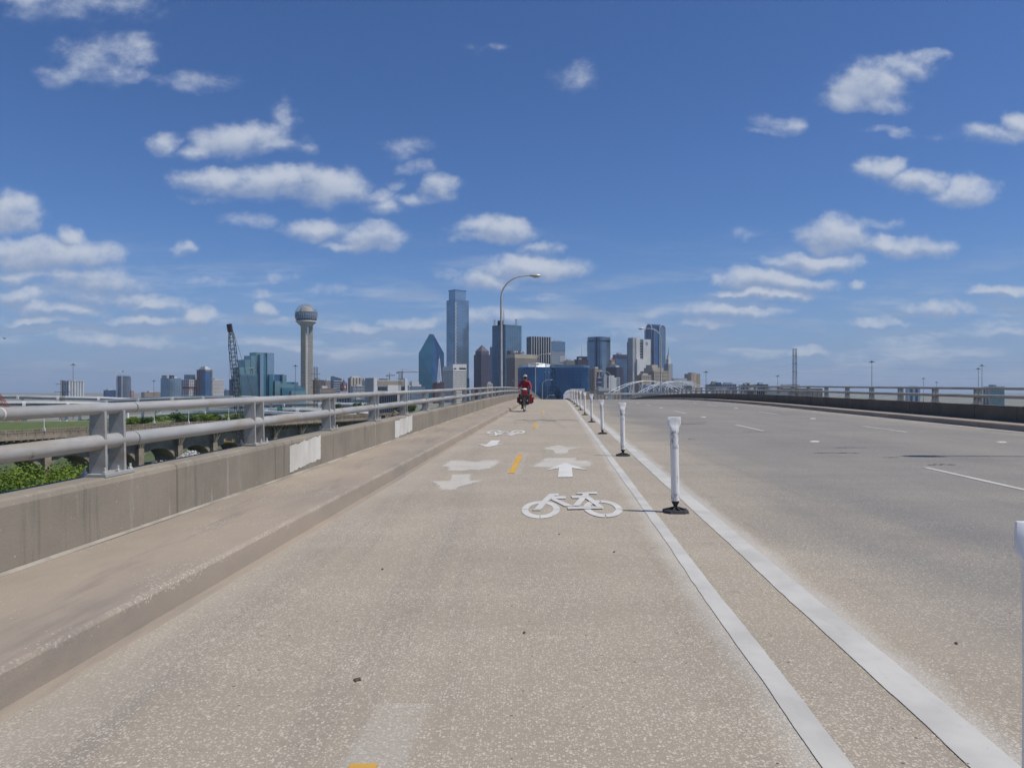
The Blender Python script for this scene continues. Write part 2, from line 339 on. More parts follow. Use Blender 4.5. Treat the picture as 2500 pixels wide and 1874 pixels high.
def parapet_mat(name='stained_parapet_concrete', dk=1.0):
    m, nt, b = newmat(name); p = pos(nt)
    sp = nd(nt, 'SeparateXYZ', {0: p})
    big = noise(nt, vmul(nt, p, (1, .8, 1)), 1.3, 6.0, .6)
    base = mixc(nt, sst(nt, big, .3, .7), (.300, .262, .205), (.232, .204, .163))
    strk = noise(nt, vmul(nt, p, (6, 6, .35)), 1.6, 6.0, .65)
    base = mixc(nt, mth(nt, 'MULTIPLY', sst(nt, strk, .55, .72), .6), base, (.125, .12, .108))
    strk2 = noise(nt, vmul(nt, p, (9, 9, .9)), 1.0, 6.0, .7)
    pat = noise(nt, vmul(nt, p, (1, 1, .6)), .9, 3.0)
    base = mixc(nt, mth(nt, 'MULTIPLY', mth(nt, 'MULTIPLY', sst(nt, strk2, .54, .70), sst(nt, pat, .42, .62)), .55), base, (.47, .45, .41))
    vo = nd(nt, 'TexVoronoi', {'Vector': p, 'Scale': 60.0}); sep = nd(nt, 'SeparateColor', {0: vo.outputs['Color']})
    msk = mth(nt, 'MULTIPLY', mth(nt, 'GREATER_THAN', sep.outputs[0], .985), mth(nt, 'LESS_THAN', vo.outputs['Distance'], mth(nt, 'MULTIPLY', sep.outputs[1], .42)))
    base = mixc(nt, mth(nt, 'MULTIPLY', msk, .7), base, (.52, .47, .38))
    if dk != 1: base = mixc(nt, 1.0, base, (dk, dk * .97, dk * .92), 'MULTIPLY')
    setb(nt, b, Base_Color=base, Roughness=.9); b.inputs['Specular IOR Level'].default_value = .3
    nt.links.new(nd(nt, 'Bump', {'Strength': .35, 'Distance': .008, 'Height': noise(nt, p, 55.0, 5.0, .65)}).outputs[0], b.inputs['Normal'])
    return m
def paint_mat(name, col, lo, hi, maxa=1.0, fade=True, scale=26.0, hard=False):
    # worn road paint: bare concrete shows through in specks; UV.x is the distance from the edge
    m, nt, b = newmat(name); p = pos(nt)
    n1 = noise(nt, p, scale, 5.0, .7); n2 = noise(nt, p, 2.1, 4.0, .6)
    c = mixc(nt, sst(nt, n2, .35, .7), col, tuple(x * .82 for x in col))
    c = mixc(nt, mth(nt, 'MULTIPLY', sst(nt, noise(nt, vmul(nt, p, (1, .3, 1)), 9.0, 5.0, .7), .55, .8), .35), c, (.30, .28, .25))
    a = sst(nt, mth(nt, 'MULTIPLY_ADD', n2, .5, mth(nt, 'MULTIPLY', n1, .5)), lo, hi)
    chips = sst(nt, noise(nt, vmul(nt, p, (1, .6, 1)), 34.0, 6.0, .72), .665, .70)
    a = mth(nt, 'MULTIPLY', a, mth(nt, 'SUBTRACT', 1.0, mth(nt, 'MULTIPLY', chips, .8)))
    if fade:
        e = nd(nt, 'SeparateXYZ', {0: nd(nt, 'UVMap').outputs[0]}).outputs[0]
        a = mth(nt, 'MULTIPLY', a, sst(nt, mth(nt, 'MULTIPLY_ADD', mth(nt, 'SUBTRACT', n1, .5), .9, e), .02, .75))
    a = mth(nt, 'MULTIPLY', a, maxa)
    if hard: a = mth(nt, 'GREATER_THAN', a, mth(nt, 'MULTIPLY_ADD', noise(nt, p, 140.0, 2.0, .6), 1.4, -.2))
    setb(nt, b, Base_Color=c, Roughness=.75, Alpha=a)
    return m
def rail_mat():
    m, nt, b = newmat('weathered_galvanised_paint'); p = pos(nt)
    n1 = noise(nt, vmul(nt, p, (1, .35, 1)), 3.0, 6.0, .65); n2 = noise(nt, vmul(nt, p, (1.5, .45, 3.0)), 1.6, 6.0, .72)
    c = mixc(nt, sst(nt, n1, .3, .7), (.32, .325, .318), (.40, .397, .378))
    c = mixc(nt, mth(nt, 'MULTIPLY', sst(nt, n2, .46, .66), .70), c, (.28, .225, .16))
    c = mixc(nt, sst(nt, noise(nt, vmul(nt, p, (1, .6, 1)), 5.0, 6.0, .75), .64, .72), c, (.16, .075, .035))
    setb(nt, b, Base_Color=c, Roughness=mth(nt, 'MULTIPLY_ADD', n1, .3, .38), Metallic=.05)
    nt.links.new(nd(nt, 'Bump', {'Strength': .15, 'Distance': .004, 'Height': noise(nt, p, 40.0, 4.0)}).outputs[0], b.inputs['Normal'])
    return m
def glass(name, c, rough=.12, metal=.55, wob=.0015, c2=None):
    if name in MATS: return MATS[name]
    m, nt, b = newmat(name); p = pos(nt)
    n = noise(nt, vmul(nt, p, (.02, .02, .035)), 1.0, 3.0)
    setb(nt, b, Base_Color=mixc(nt, sst(nt, n, .35, .65), c, c2 or tuple(x * .8 for x in c)), Roughness=rough, Metallic=metal)
    MATS[name] = m; return m
def ground_mat():
    m, nt, b = newmat('flood_plain_ground'); p = pos(nt); sp = nd(nt, 'SeparateXYZ', {0: p})
    g = mixc(nt, sst(nt, noise(nt, p, .05, 6.0, .65), .35, .65), (.055, .085, .025), (.085, .105, .04))
    g = mixc(nt, sst(nt, noise(nt, p, .9, 5.0, .7), .4, .75), g, (.10, .11, .05))
    urb = mixc(nt, sst(nt, noise(nt, p, .012, 5.0, .6), .4, .6), (.24, .23, .21), (.13, .15, .10))
    far = sst(nt, mth(nt, 'MULTIPLY_ADD', mth(nt, 'SUBTRACT', noise(nt, p, .01, 4.0), .5), 220.0, sp.outputs[1]), 470.0, 620.0)
    c = mixc(nt, far, g, urb)
    setb(nt, b, Base_Color=c, Roughness=1.0)
    nt.links.new(nd(nt, 'Bump', {'Strength': .6, 'Distance': .3, 'Height': noise(nt, p, 1.5, 5.0)}).outputs[0], b.inputs['Normal'])
    return m
def leaf_mat(name, c1, c2):
    m, nt, b = newmat(name); p = pos(nt)
    c = mixc(nt, sst(nt, noise(nt, p, .55, 5.0, .7), .3, .7), tuple(x * .62 for x in c1), c2)
    setb(nt, b, Base_Color=c, Roughness=.6); b.inputs['Specular IOR Level'].default_value = .25
    o = [n for n in nt.nodes if n.type == 'OUTPUT_MATERIAL'][0]
    tr = nd(nt, 'BsdfTranslucent', {0: c}); mx = nd(nt, 'MixShader', {0: .3, 1: b.outputs[0], 2: tr.outputs[0]})
    nt.links.new(mx.outputs[0], o.inputs[0]); return m

road_m = road_mat(); walk_m = walk_mat(); para_m = parapet_mat(); shade_para_m = parapet_mat('shade_darkened_parapet_concrete', .62); rail_m = rail_mat(); ground_m = ground_mat()  # right parapet: same concrete, darkened to paint its shade into the colour
white_line = paint_mat('worn_white_line_paint', (.53, .515, .465), .22, .37, 1.0, True)
white_thermo = paint_mat('white_thermoplastic', (.63, .615, .57), .14, .26, 1.0, False)
yellow_line = paint_mat('worn_yellow_paint', (.62, .36, .06), .20, .40, .95, True)
faded_white = paint_mat('faded_white_paint', (.82, .79, .71), .16, .50, .52, True, 60.0)
ghost_white = paint_mat('nearly_gone_white_paint', (.82, .79, .72), .34, .64, .34, True, 70.0)
patch_white = M('white_cover_paint', (.69, .67, .61), (.55, .53, .47), 3.0, .8, bump=.3, bscale=30, stretch=(1, 1, .4))
sealant = M('black_crack_sealant', (.05, .05, .05), (.09, .085, .08), 8.0, .6)
deck_m = M('deck_concrete', (.27, .25, .22), (.20, .185, .165), .6, .9)
ledge_shade_m = M('black_ledge_shade', (.03, .03, .032), (.05, .05, .05), 3.0, .7)  # black colour stands in for shade on the parapet's outer ledge
dkjoint = M('dark_joint', (.09, .085, .075), (.06, .055, .05), 5.0, .9)
tan_conc = M('old_tan_concrete', (.33, .27, .20), (.22, .18, .135), .35, .9, bump=.3, bscale=3)
pale_conc = M('pale_concrete', (.82, .81, .78), (.74, .73, .70), .12, .8)
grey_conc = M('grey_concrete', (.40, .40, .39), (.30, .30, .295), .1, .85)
galv = M('galvanised_steel', (.56, .54, .49), (.45, .43, .39), 2.0, .55, .1)
steel_dark = M('dark_steel', (.045, .045, .05), (.07, .065, .065), 1.0, .6, .2)
steel_brown = M('brown_steel', (.16, .12, .095), (.11, .09, .075), .5, .7, .2)
steel_white = M('white_steel', (.78, .79, .80), (.68, .69, .70), .08, .5)
steel_red = M('red_crane_paint', (.35, .06, .045), (.25, .05, .04), .4, .6)

# ------------------------------------------------------------------ setting: ground, levee, bridge deck, road, sidewalks
mb = MB(); G = [-12000, -4000, -1600, -800, -400, -150, 0, 150, 400, 800, 1600, 4000, 12000]; n = len(G)
for y in G:
    for x in G: mb.v.append(Vector((x, y + 300, 0.0)))
mb.f = [(j * n + i, j * n + i + 1, (j + 1) * n + i + 1, (j + 1) * n + i) for j in range(n - 1) for i in range(n - 1)]
mb.build('ground', ground_m, kind='structure')
mb = MB(); rows = []
for k in range(0, 41):
    x = -560 + k * 12.5; y0 = 402 + 5 * math.sin(k * .5) + .05 * (x + 300)
    rows.append([(x, y0 - 46, .02), (x, y0 - 4, 9.2), (x, y0 - 1.5, 9.5), (x, y0 + 3, 9.5), (x, y0 + 7, 9.0), (x, y0 + 50, .02)])
for r in rows: mb.v += [Vector(p) for p in r]
mb.f = [(k * 6 + j, (k + 1) * 6 + j, (k + 1) * 6 + j + 1, k * 6 + j + 1) for k in range(40) for j in range(5)]
lev = mb.build('levee_embankment', M('mown_levee_grass', (.075, .115, .030), (.10, .125, .045), .25, 1.0, bump=.5, bscale=2.0), kind='structure'); fixnormals(lev)
mb = MB()
for k in range(0, 41):
    x = -560 + k * 12.5; y0 = 402 + 5 * math.sin(k * .5) + .05 * (x + 300); mb.v += [Vector((x, y0 - 1.2, 9.53)), Vector((x, y0 + 2.4, 9.53))]
mb.f = [(2 * k, 2 * k + 2, 2 * k + 3, 2 * k + 1) for k in range(40)]
mb.build('levee_path', M('pale_gravel_path', (.50, .46, .38), (.42, .39, .33), .5, .95), kind='structure')

YS = [-30 + i for i in range(95)] + [65 + 3 * i for i in range(46)] + [203 + 20 * i for i in range(17)]
def sweep(prof, ys, closed=False, jit=0.0):
    mb = MB(); m = len(prof)
    for y in ys:
        for o, h in prof: mb.v.append(rp(o, y, h) + Vector((random.uniform(-jit, jit), 0, random.uniform(-jit, jit) * .5)))
    for i in range(len(ys) - 1):
        for k in range(m if closed else m - 1):
            k2 = (k + 1) % m; mb.f.append((i * m + k, i * m + k2, (i + 1) * m + k2, (i + 1) * m + k))
    if closed: mb.f += [tuple(range(m - 1, -1, -1)), tuple(range((len(ys) - 1) * m, len(ys) * m))]
    return mb
LK, RK = -2.13, 12.70            # kerb lines
road = sweep([(LK - .10, -.004), (LK + .25, 0), (-.6, .0), (1.2, 0), (5.7, 0), (9.5, 0), (RK - .25, 0), (RK + .10, -.004)], YS).build('road', road_m, smooth=True, kind='structure')
kerbL = [(-3.62, .150), (-3.32, .152), (-2.75, .156), (-2.30, .158), (-2.242, .157), (-2.222, .152), (-2.210, .136), (-2.190, .006), (-2.13, .001), (-2.115, -.004)]
sweep(kerbL, [-30 + .35 * i for i in range(270)] + [v for v in YS if v > 65], jit=.0022).build('sidewalk', walk_m, kind='structure')
kerbR = [(RK - .11, -.002), (RK - .005, .006), (RK + .012, .03), (RK + .02, .10), (RK + .03, .15), (RK + .055, .170), (RK + .35, .170), (RK + 1.15, .152), (RK + 1.5, .15)]
sweep(kerbR, YS, jit=.003).build('sidewalk', walk_m, kind='structure')
dk = sweep([(-3.74, -1.3), (-3.74, .10), (-3.4, .10), (-2.3, -.05), (RK + .2, -.05), (RK + 1.3, .10), (RK + 1.62, .10), (RK + 1.62, -1.3)], YS, True).build('bridge_deck', deck_m, kind='structure'); fixnormals(dk)
pier = MB()
for y in [18 + 26 * i for i in range(-1, 13)]:
    c = rp(5, y); pier.box(c.x - 9.2, c.x + 9.2, y - .8, y + .8, c.z - 2.9, c.z - 1.3)
    for ox in (-6.5, 0, 6.5): pier.lathe([(.75, 0), (.75, c.z - 2.9)], 14, (c.x + ox, y, 0))
pier.build('bridge_piers', deck_m, kind='structure')

# ------------------------------------------------------------------ painted markings: parts of the road
LIFT = .004
def uvset(o, vals):
    uvl = o.data.uv_layers.new(name='UVMap')
    for lp in o.data.loops: uvl.data[lp.index].uv = (vals[lp.vertex_index], 0)
def strip(name, m, o0, o1, y0, y1, edge=.18, h=LIFT, wob=.006, step=.35, hs=(1, 1)):
    mb = MB(); vals = []; y = y0; k = 0
    ys = []
    while y < y1: ys.append(y); y += step * (1 if y < 30 else 4)
    ys.append(y1); w = o1 - o0
    for y in ys:
        e = wob * (math.sin(y * 2.3) + math.sin(y * .9 + 1)) * .5 + random.uniform(-wob, wob) * .5
        e2 = wob * (math.sin(y * 1.7 + 2) + math.sin(y * .6)) * .5 + random.uniform(-wob, wob) * .5
        cols = [(o0 + e, 1 - hs[0]), (o0 + e + w * edge, 1), (o1 + e2 - w * edge, 1), (o1 + e2, 1 - hs[1])]
        for o, vv in cols: mb.v.append(rp(o, y, h)); vals.append(vv)
    mb.f = [(i * 4 + k, i * 4 + k + 1, (i + 1) * 4 + k + 1, (i + 1) * 4 + k) for i in range(len(ys) - 1) for k in range(3)]
    o = mb.build(name, m, road); uvset(o, vals); return o
strip('edge_line', white_line, .895, 1.0, -6, 130, .05, .004, .006, hs=(.5, .5), step=.12)
strip('edge_line', white_line, 1.395, 1.565, -6, 130, .04, .004, .006, hs=(.5, .5), step=.12)
for y0, y1 in ((-.6, 2.603), (11.1, 14.1), (22.2, 25.4), (34.4, 38.0), (45.4, 48.6), (55.9, 59.3), (67.2, 70.3)):
    strip('centre_dash', yellow_line, -.70, -.60, y0, y1, .12, .007, .004)
    strip('ghost_dash', ghost_white, -.745, -.50, y0 - .12, y1 + .5, .22, .003, .012)
for o0, w, dl in ((5.72, .10, ((9.0, 11.9), (21.15, 24.4), (33.9, 37.2), (46.2, 49.2), (58.5, 61.6), (70.8, 74))), (9.45, .10, ((20.7, 23.7), (32.8, 35.8), (45, 48.1), (57.2, 60.2), (69.5, 72.6), (8.4, 11.4)))):
    for y0, y1 in dl: strip('lane_dash', white_line, o0 - w / 2, o0 + w / 2, y0, y1, .08, .005, .004)
strip('gutter_line', white_line, RK - .34, RK - .20, -20, 130, .15, .005, .012)
def polys(name, m, plist, label=None, h=.005, fan=True, ragged=0.0, fade=False):
    # one painted symbol made of flat pieces, each a hair above the last
    mb = MB(); vals = []
    for j, pl in enumerate(plist):
        pts = []
        for i in range(len(pl)):
            a, b = Vector((*pl[i], 0)), Vector((*pl[(i + 1) % len(pl)], 0)); sub = 6 if ragged else 1
            for q in range(sub):
                p = a.lerp(b, q / sub)
                if ragged: p += Vector((random.uniform(-ragged, ragged), random.uniform(-ragged, ragged) * 3, 0))
                pts.append(p)
        cx = sum(p.x for p in pts) / len(pts); cy = sum(p.y for p in pts) / len(pts); n0 = len(mb.v)
        if fade:
            mb.v.append(rp(cx, cy, h + .0006 * j)); vals.append(1.0)
            for p in pts: mb.v.append(rp(cx + (p.x - cx) * .72, cy + (p.y - cy) * .72, h + .0006 * j)); vals.append(1.0)
            for p in pts: mb.v.append(rp(p.x, p.y, h + .0006 * j)); vals.append(0.0)
            k = len(pts)
            mb.f += [(n0, n0 + 1 + i, n0 + 1 + (i + 1) % k) for i in range(k)]
            mb.f += [(n0 + 1 + i, n0 + 1 + k + i, n0 + 1 + k + (i + 1) % k, n0 + 1 + (i + 1) % k) for i in range(k)]
        else:
            for p in pts: mb.v.append(rp(p.x, p.y, h + .0006 * j)); vals.append(1.0)
            mb.f.append(tuple(range(n0, n0 + len(pts))))
    o = mb.build(name, m, road, label=label); fixnormals(o)
    if o.data.polygons and o.data.polygons[0].normal.z < 0: o.data.flip_normals()
    uvset(o, vals); return o
def ring(cx, cy, rx, ry, ix, iy, gaps):
    out = []; n = 10
    for a0, a1 in gaps:
        o = [(cx + rx * math.cos(a0 + (a1 - a0) * i / n), cy + ry * math.sin(a0 + (a1 - a0) * i / n)) for i in range(n + 1)]
        i_ = [(cx + ix * math.cos(a1 - (a1 - a0) * i / n), cy + iy * math.sin(a1 - (a1 - a0) * i / n)) for i in range(n + 1)]
        out.append(o + i_)
    return out
q = math.pi / 2; g = .022
quarters = [(k * q + g, (k + 1) * q - g) for k in range(4)]
bike = ring(-.158, 7.93, .198, .555, .129, .37, quarters) + ring(.484, 7.98, .20, .555, .131, .37, quarters)
bike += [[(-.165, 8.416), (-.083, 9.007), (.028, 9.031), (.029, 8.865), (-.02, 8.865), (-.106, 8.322), (-.146, 7.92), (-.223, 7.92)],
         [(-.037, 8.818), (.109, 8.818), (.113, 8.629), (-.05, 8.629)], [(-.076, 8.629), (.003, 8.605), (.155, 8.18), (.178, 8.109), (.091, 8.086)],
         [(.171, 8.842), (.31, 8.842), (.28, 8.653), (.18, 8.653)], [(.242, 9.078), (.359, 9.125), (.485, 9.173), (.482, 8.983), (.392, 8.983), (.243, 8.983)],
         [(.334, 9.102), (.403, 9.078), (.247, 8.109), (.175, 8.109)], [(.356, 8.96), (.418, 8.535), (.488, 8.062), (.426, 8.062), (.308, 8.771)],
         [(.118, 8.055), (.491, 8.062), (.491, 7.995), (.118, 7.985)], [(.119, 7.97), (.491, 7.975), (.487, 7.92), (.119, 7.873)], [(-.234, 7.873), (-.155, 7.873), (-.154, 7.826), (-.241, 7.826)]]
polys('bike_symbol', white_thermo, bike, 'fresh white bicycle symbol painted in the near bike lane', .003)
# the other lane's symbol, turned the other way and farther off
b2 = [[(-1.348 - (x - .163) * .98, 20.25 - (y - 8.3) * 1.35) for x, y in pl] for pl in bike]
polys('bike_symbol', white_thermo, b2, 'white bicycle symbol upside down in the oncoming bike lane', .003)
polys('arrow_marking', white_thermo, [[(.021, 10.614), (.229, 10.638), (.242, 11.8), (.49, 11.488), (.148, 12.575), (-.164, 11.465), (.043, 11.772)]], 'fresh white arrow pointing ahead', .0075)
polys('arrow_marking', white_thermo, [[(-1.481, 17.585), (-1.284, 17.632), (-1.266, 16.522), (-1.087, 16.805), (-1.409, 15.718), (-1.712, 16.593), (-1.493, 16.451)]], 'fresh white arrow pointing towards the camera', .0065)
polys('faded_patch', faded_white, [[(-.442, 11.937), (-.295, 12.859), (-.251, 13.473), (.381, 13.615), (.336, 13.001), (.561, 12.977), (.639, 12.457), (.587, 12.079), (.37, 11.843), (-.066, 11.772)]], 'old bicycle symbol painted over beside fresh arrow', .003, ragged=.012, fade=True)
polys('faded_patch', faded_white, [[(-.293, 15.293), (-.125, 16.073), (.05, 16.309), (.288, 15.766), (.563, 15.813), (.259, 15.057), (.229, 14.253), (-.033, 14.159), (-.076, 15.057)]], 'faded arrow beyond the fresh white arrow', .003, ragged=.012, fade=True)
polys('faded_patch', faded_white, [[(-1.85, 12.126), (-1.832, 12.977), (-1.698, 13.143), (-1.292, 12.788), (-1.214, 13.143), (-.932, 13.19), (-.883, 12.788), (-.968, 11.725), (-1.133, 11.465), (-1.253, 11.536), (-1.426, 11.323), (-1.642, 11.37), (-1.685, 11.843)]], 'faded bicycle symbol near the kerb', .003, ragged=.012, fade=True)
polys('faded_patch', faded_white, [[(-1.502, 11.063), (-1.213, 11.11), (-1.145, 10.33), (-.943, 10.33), (-1.224, 9.551), (-1.219, 9.314), (-1.411, 9.314), (-1.53, 9.787), (-1.685, 10.212), (-1.426, 10.26)]], 'faded arrow near the kerb', .003, ragged=.012, fade=True)
def crackline(pts, w=.02, name='sealed_crack'):
    mb = MB(); fine = []
    for a, b in zip(pts[:-1], pts[1:]):
        for i in range(5): fine.append((a[0] + (b[0] - a[0]) * i / 5, a[1] + (b[1] - a[1]) * i / 5 + random.uniform(-.06, .06)))
    for x, y in fine:
        ww = w * random.uniform(.5, 1.4); mb.v += [rp(x, y - ww * 2.2, .005), rp(x, y + ww * 2.2, .005)]
    mb.f = [(2 * i, 2 * i + 2, 2 * i + 3, 2 * i + 1) for i in range(len(fine) - 1)]
    o = mb.build(name, sealant, road); fixnormals(o)
    if o.data.polygons[0].normal.z < 0: o.data.flip_normals()
crackline([(-1.43, 27.4), (-1.14, 27.6), (-.905, 26.5), (-.55, 27.9), (-.37, 27.1), (-.03, 27.1), (.02, 28.0), (.46, 28.0), (.88, 27.4)], .035)
crackline([(-1.2, 27.9), (-.6, 28.2), (.1, 27.6)], .02)
for x, y, l, w in ((4.4, 24.9, 1.0, .02), (5.5, 20.9, .9, .012), (6.0, 15.6, .7, .012), (5.3, 14.4, .9, .015), (6.2, 12.3, .5, .012), (3.2, 18.1, .15, .02), (5.9, 13.5, .3, .012), (7.9, 11.2, .6, .01), (4.6, 26.0, 1.3, .02)):
    crackline([(x - l / 2, y), (x, y + .03), (x + l / 2, y - .02)], w)
for o0, y, l, rr in ((5.80, 17.23, .11, .06), (9.60, 28.7, .11, .06), (9.88, 17.04, .11, .06), (5.76, 30.0, .11, .06), (5.74, 42.0, .11, .06), (9.6, 41.0, .11, .06), (5.74, 54.0, .11, .06), (9.6, 53, .11, .06)):
    c = rp(o0, y)
    MB().prism([(c.x - .10, y - .05), (c.x + .10, y - .05), (c.x + .10, y + .05), (c.x - .10, y + .05)], c.z, c.z + .022, [(c.x - .07, y - .03), (c.x + .07, y - .03), (c.x + .07, y + .03), (c.x - .07, y + .03)]).build('pavement_marker', MATS['white_cover_paint'], road)

# ------------------------------------------------------------------ parapets with their panels, rails and posts
def make_parapet(side, label, ph, y_start, y_end, para_m):
    face = -3.30 if side < 0 else RK + 1.15
    root = thing('parapet_wall', label, 'parapet', rp(face, y_start, .0))
    L = 2.34
    c = [(0, .10), (0, ph - .045), (.012, ph - .012), (.045, ph), (.25, ph), (.272, ph - .02), (.28, ph - .05), (.28, .10)]   # x towards outside
    def panel_mesh(tilt):
        mb = MB(); m = len(c)
        for yy in (.006, .014, L - .014, L - .006):
            k = .008 if yy in (.006, L - .006) else 0
            for x, z in c: mb.v.append(Vector((side * (x + (k if x < .1 else -k)), yy, z - (k if z > .2 else 0))))
        for i in range(3):
            mb.f += [(i * m + j, i * m + (j + 1) % m, (i + 1) * m + (j + 1) % m, (i + 1) * m + j) for j in range(m)]
        mb.f += [tuple(range(m)), tuple(range(3 * m, 4 * m))]
        return mb
    me = panel_mesh(0).mesh('panel', para_m, smooth=False)
    bm = bmesh.new(); bm.from_mesh(me); bmesh.ops.recalc_face_normals(bm, faces=bm.faces); bm.to_mesh(me); bm.free()
    y = y_start
    while y < y_end:
        inst('panel', me, root, rp(face, y, 0), (slope(y + L / 2), 0, YAW)); y += L
    # joint filler, recessed between the panels, and a black strip painting in the outer ledge's shade
    ys = [v for v in YS if y_start <= v <= y_end]
    sweep([(face + side * .02, .10), (face + side * .02, ph - .03), (face + side * .25, ph - .03), (face + side * .25, .10)], ys).build('joint_filler', dkjoint, root)
    o = sweep([(face + side * .283, .2), (face + side * .283, ph - .028), (face + side * .40, ph - .035), (face + side * .40, .2)], ys).build('edge_or_shade_strip', ledge_shade_m, root)
    if side < 0: sweep([(face + .002, .152), (face + .002, .172), (face + .012, .168), (face + .03, .155)], ys, jit=.004).build('mortar_fillet', M('pale_mortar', (.36, .325, .265), (.24, .215, .175), 2.2, .9), root)
    return root
wallL = make_parapet(-1, 'stained tan concrete parapet with two white painted-over patches left of the bike lane', .60, 6.7 - 2.34 * 12, 175, para_m)
wallR = make_parapet(1, 'sooty concrete parapet beyond the traffic lanes on the right', .62, -12, 190, shade_para_m)  # not soot: the darker concrete colour paints in this parapet's shade
def paint_patch(y0, y1, h0, h1, seed, straight=()):
    rnd = random.Random(seed); mb = MB(); pts = []; n = 26
    def edge(a, b, jx, jz, run):
        for i in range(n):
            t = i / n; j = (rnd.uniform(-1, 1) * .6 + math.sin(t * 19 + seed) * .4)
            pts.append((a[0] + (b[0] - a[0]) * t + jx * j, a[1] + (b[1] - a[1]) * t + jz * j))
    edge((y0, h0), (y1, h0 + .05), .004, .018, 1); edge((y1, h0 + .05), (y1, h1), .006, .004, 1)
    edge((y1, h1), (y0, h1 - .05), .004, .014, 1); edge((y0, h1 - .05), (y0, h0), .006, .004, 1)
    for d in (0.004,):
        for y, h in pts: mb.v.append(rp(-3.30 + d, y, h))
        mb.f.append(tuple(range(len(pts))))
    o = mb.build('paint_patch', patch_white, wallL); fixnormals(o)
    if o.data.polygons[0].normal.x < 0: o.data.flip_normals()
paint_patch(9.50, 10.75, .20, .575, 3); paint_patch(15.7, 17.6, .185, .585, 8)

def make_railing(side, label, off, hb, ht, hl, y0, y1, r_top, r_low, phase):
    """two steel pipes on posts of two cross plates each"""
    root = thing('steel_railing', label, 'railing', rp(off, y0, hb))
    P = 2.85
    # shared meshes in local frame: x across (outward positive = side), y along, z up from parapet top
    mb = MB()
    for yy in (-.125, .125):
        mb.extrude([(-.065, yy - .014, .02), (.065, yy - .014, .02), (.058, yy - .014, ht - hb - r_top * .4), (-.058, yy - .014, ht - hb - r_top * .4)], (0, .028, 0))
    plates = mb.mesh('cross_plates', rail_m)
    mb = MB().prism([(-.10, -.20), (.10, -.20), (.10, .20), (-.10, .20)], .0, .022)
    base = mb.mesh('base_plate', rail_m)
    bolt = MB().lathe([(.019, .022), (.019, .040), (.010, .042), (.010, .07)], 6).mesh('bolt', galv)
    for me in (plates, base, bolt):
        bm = bmesh.new(); bm.from_mesh(me); bmesh.ops.recalc_face_normals(bm, faces=bm.faces); bm.to_mesh(me); bm.free()
    y = phase
    while y < y1:
        sl = slope(y)
        p = inst('post', plates, root, rp(off, y, hb), (sl, 0, YAW))
        o = bpy.data.objects.new('base_plate', base); C.objects.link(o); o.parent = p
        if side < 0 and 0 < y < 22:
            for bx in (-.078, .078):
                for by in (-.17, 0.0, .17):
                    o = bpy.data.objects.new('bolt', bolt); C.objects.link(o); o.parent = p; o.location = (bx, by, 0)
        y += P
    def pipe(r, sx):
        mb = MB(); n = 20; L = 2 * P
        ys = [0, .004, .03, L - .035, L - .012, L - .008]
        rs = [r * .93, r, r, r, r, r * .93]
        for yy, rr in zip(ys, rs):
            for k in range(n):
                w = 2 * math.pi * k / n; mb.v.append(Vector((rr * sx * math.cos(w), yy, rr * math.sin(w))))
        m = len(ys); mb.f = [(i * n + k, i * n + (k + 1) % n, (i + 1) * n + (k + 1) % n, (i + 1) * n + k) for i in range(m - 1) for k in range(n)]
        mb.f += [tuple(range(n - 1, -1, -1)), tuple(range((m - 1) * n, m * n))]
        me = mb.mesh('rail_pipe', rail_m, smooth=True)
        bm = bmesh.new(); bm.from_mesh(me); bmesh.ops.recalc_face_normals(bm, faces=bm.faces); bm.to_mesh(me); bm.free(); return me
    top, low = pipe(r_top, 1.12), pipe(r_low, 1.12)
    sleeve = MB().tube([(0, -.12, 0), (0, .12, 0)], .75, 14).mesh('sleeve', dkjoint, smooth=True)
    weld = MB().tube([(0, -.006, 0), (0, .006, 0)], 1.0, 20).mesh('weld_ring', MATS['white_cover_paint'], smooth=True)
    y = phase + .35 - 2 * P
    k = 0
    while y < y1:
        sl = slope(y + P)
        for nm, me, h, rr in (('upper_rail', top, ht, r_top), ('lower_rail', low, hl, r_low)):
            p = inst(nm, me, root, rp(off, y, h), (sl, 0, YAW))
            o = bpy.data.objects.new('sleeve', sleeve); C.objects.link(o); o.parent = p; o.scale = (rr * 1.1, 1, rr)
            if side < 0 and k in (0, 1, 2) and nm == 'upper_rail':
                for yy in ((2.1, ) if k == 1 else (1.0, 4.2)):
                    o = bpy.data.objects.new('weld_ring', weld); C.objects.link(o); o.parent = p; o.scale = (rr * 1.15, 1, rr * 1.025); o.location = (0, yy, 0)
        y += 2 * P; k += 1
    return root
make_railing(-1, 'grey two-pipe steel railing on posts left of the bike lane', -3.43, .60, 1.105, .855, -5.5, 176, .043, .058, 5.88 - 4 * 2.85)
make_railing(1, 'grey two-pipe steel railing beyond the traffic lanes on the right', RK + 1.29, .62, 1.155, .90, -10, 190, .045, .055, -8.7)

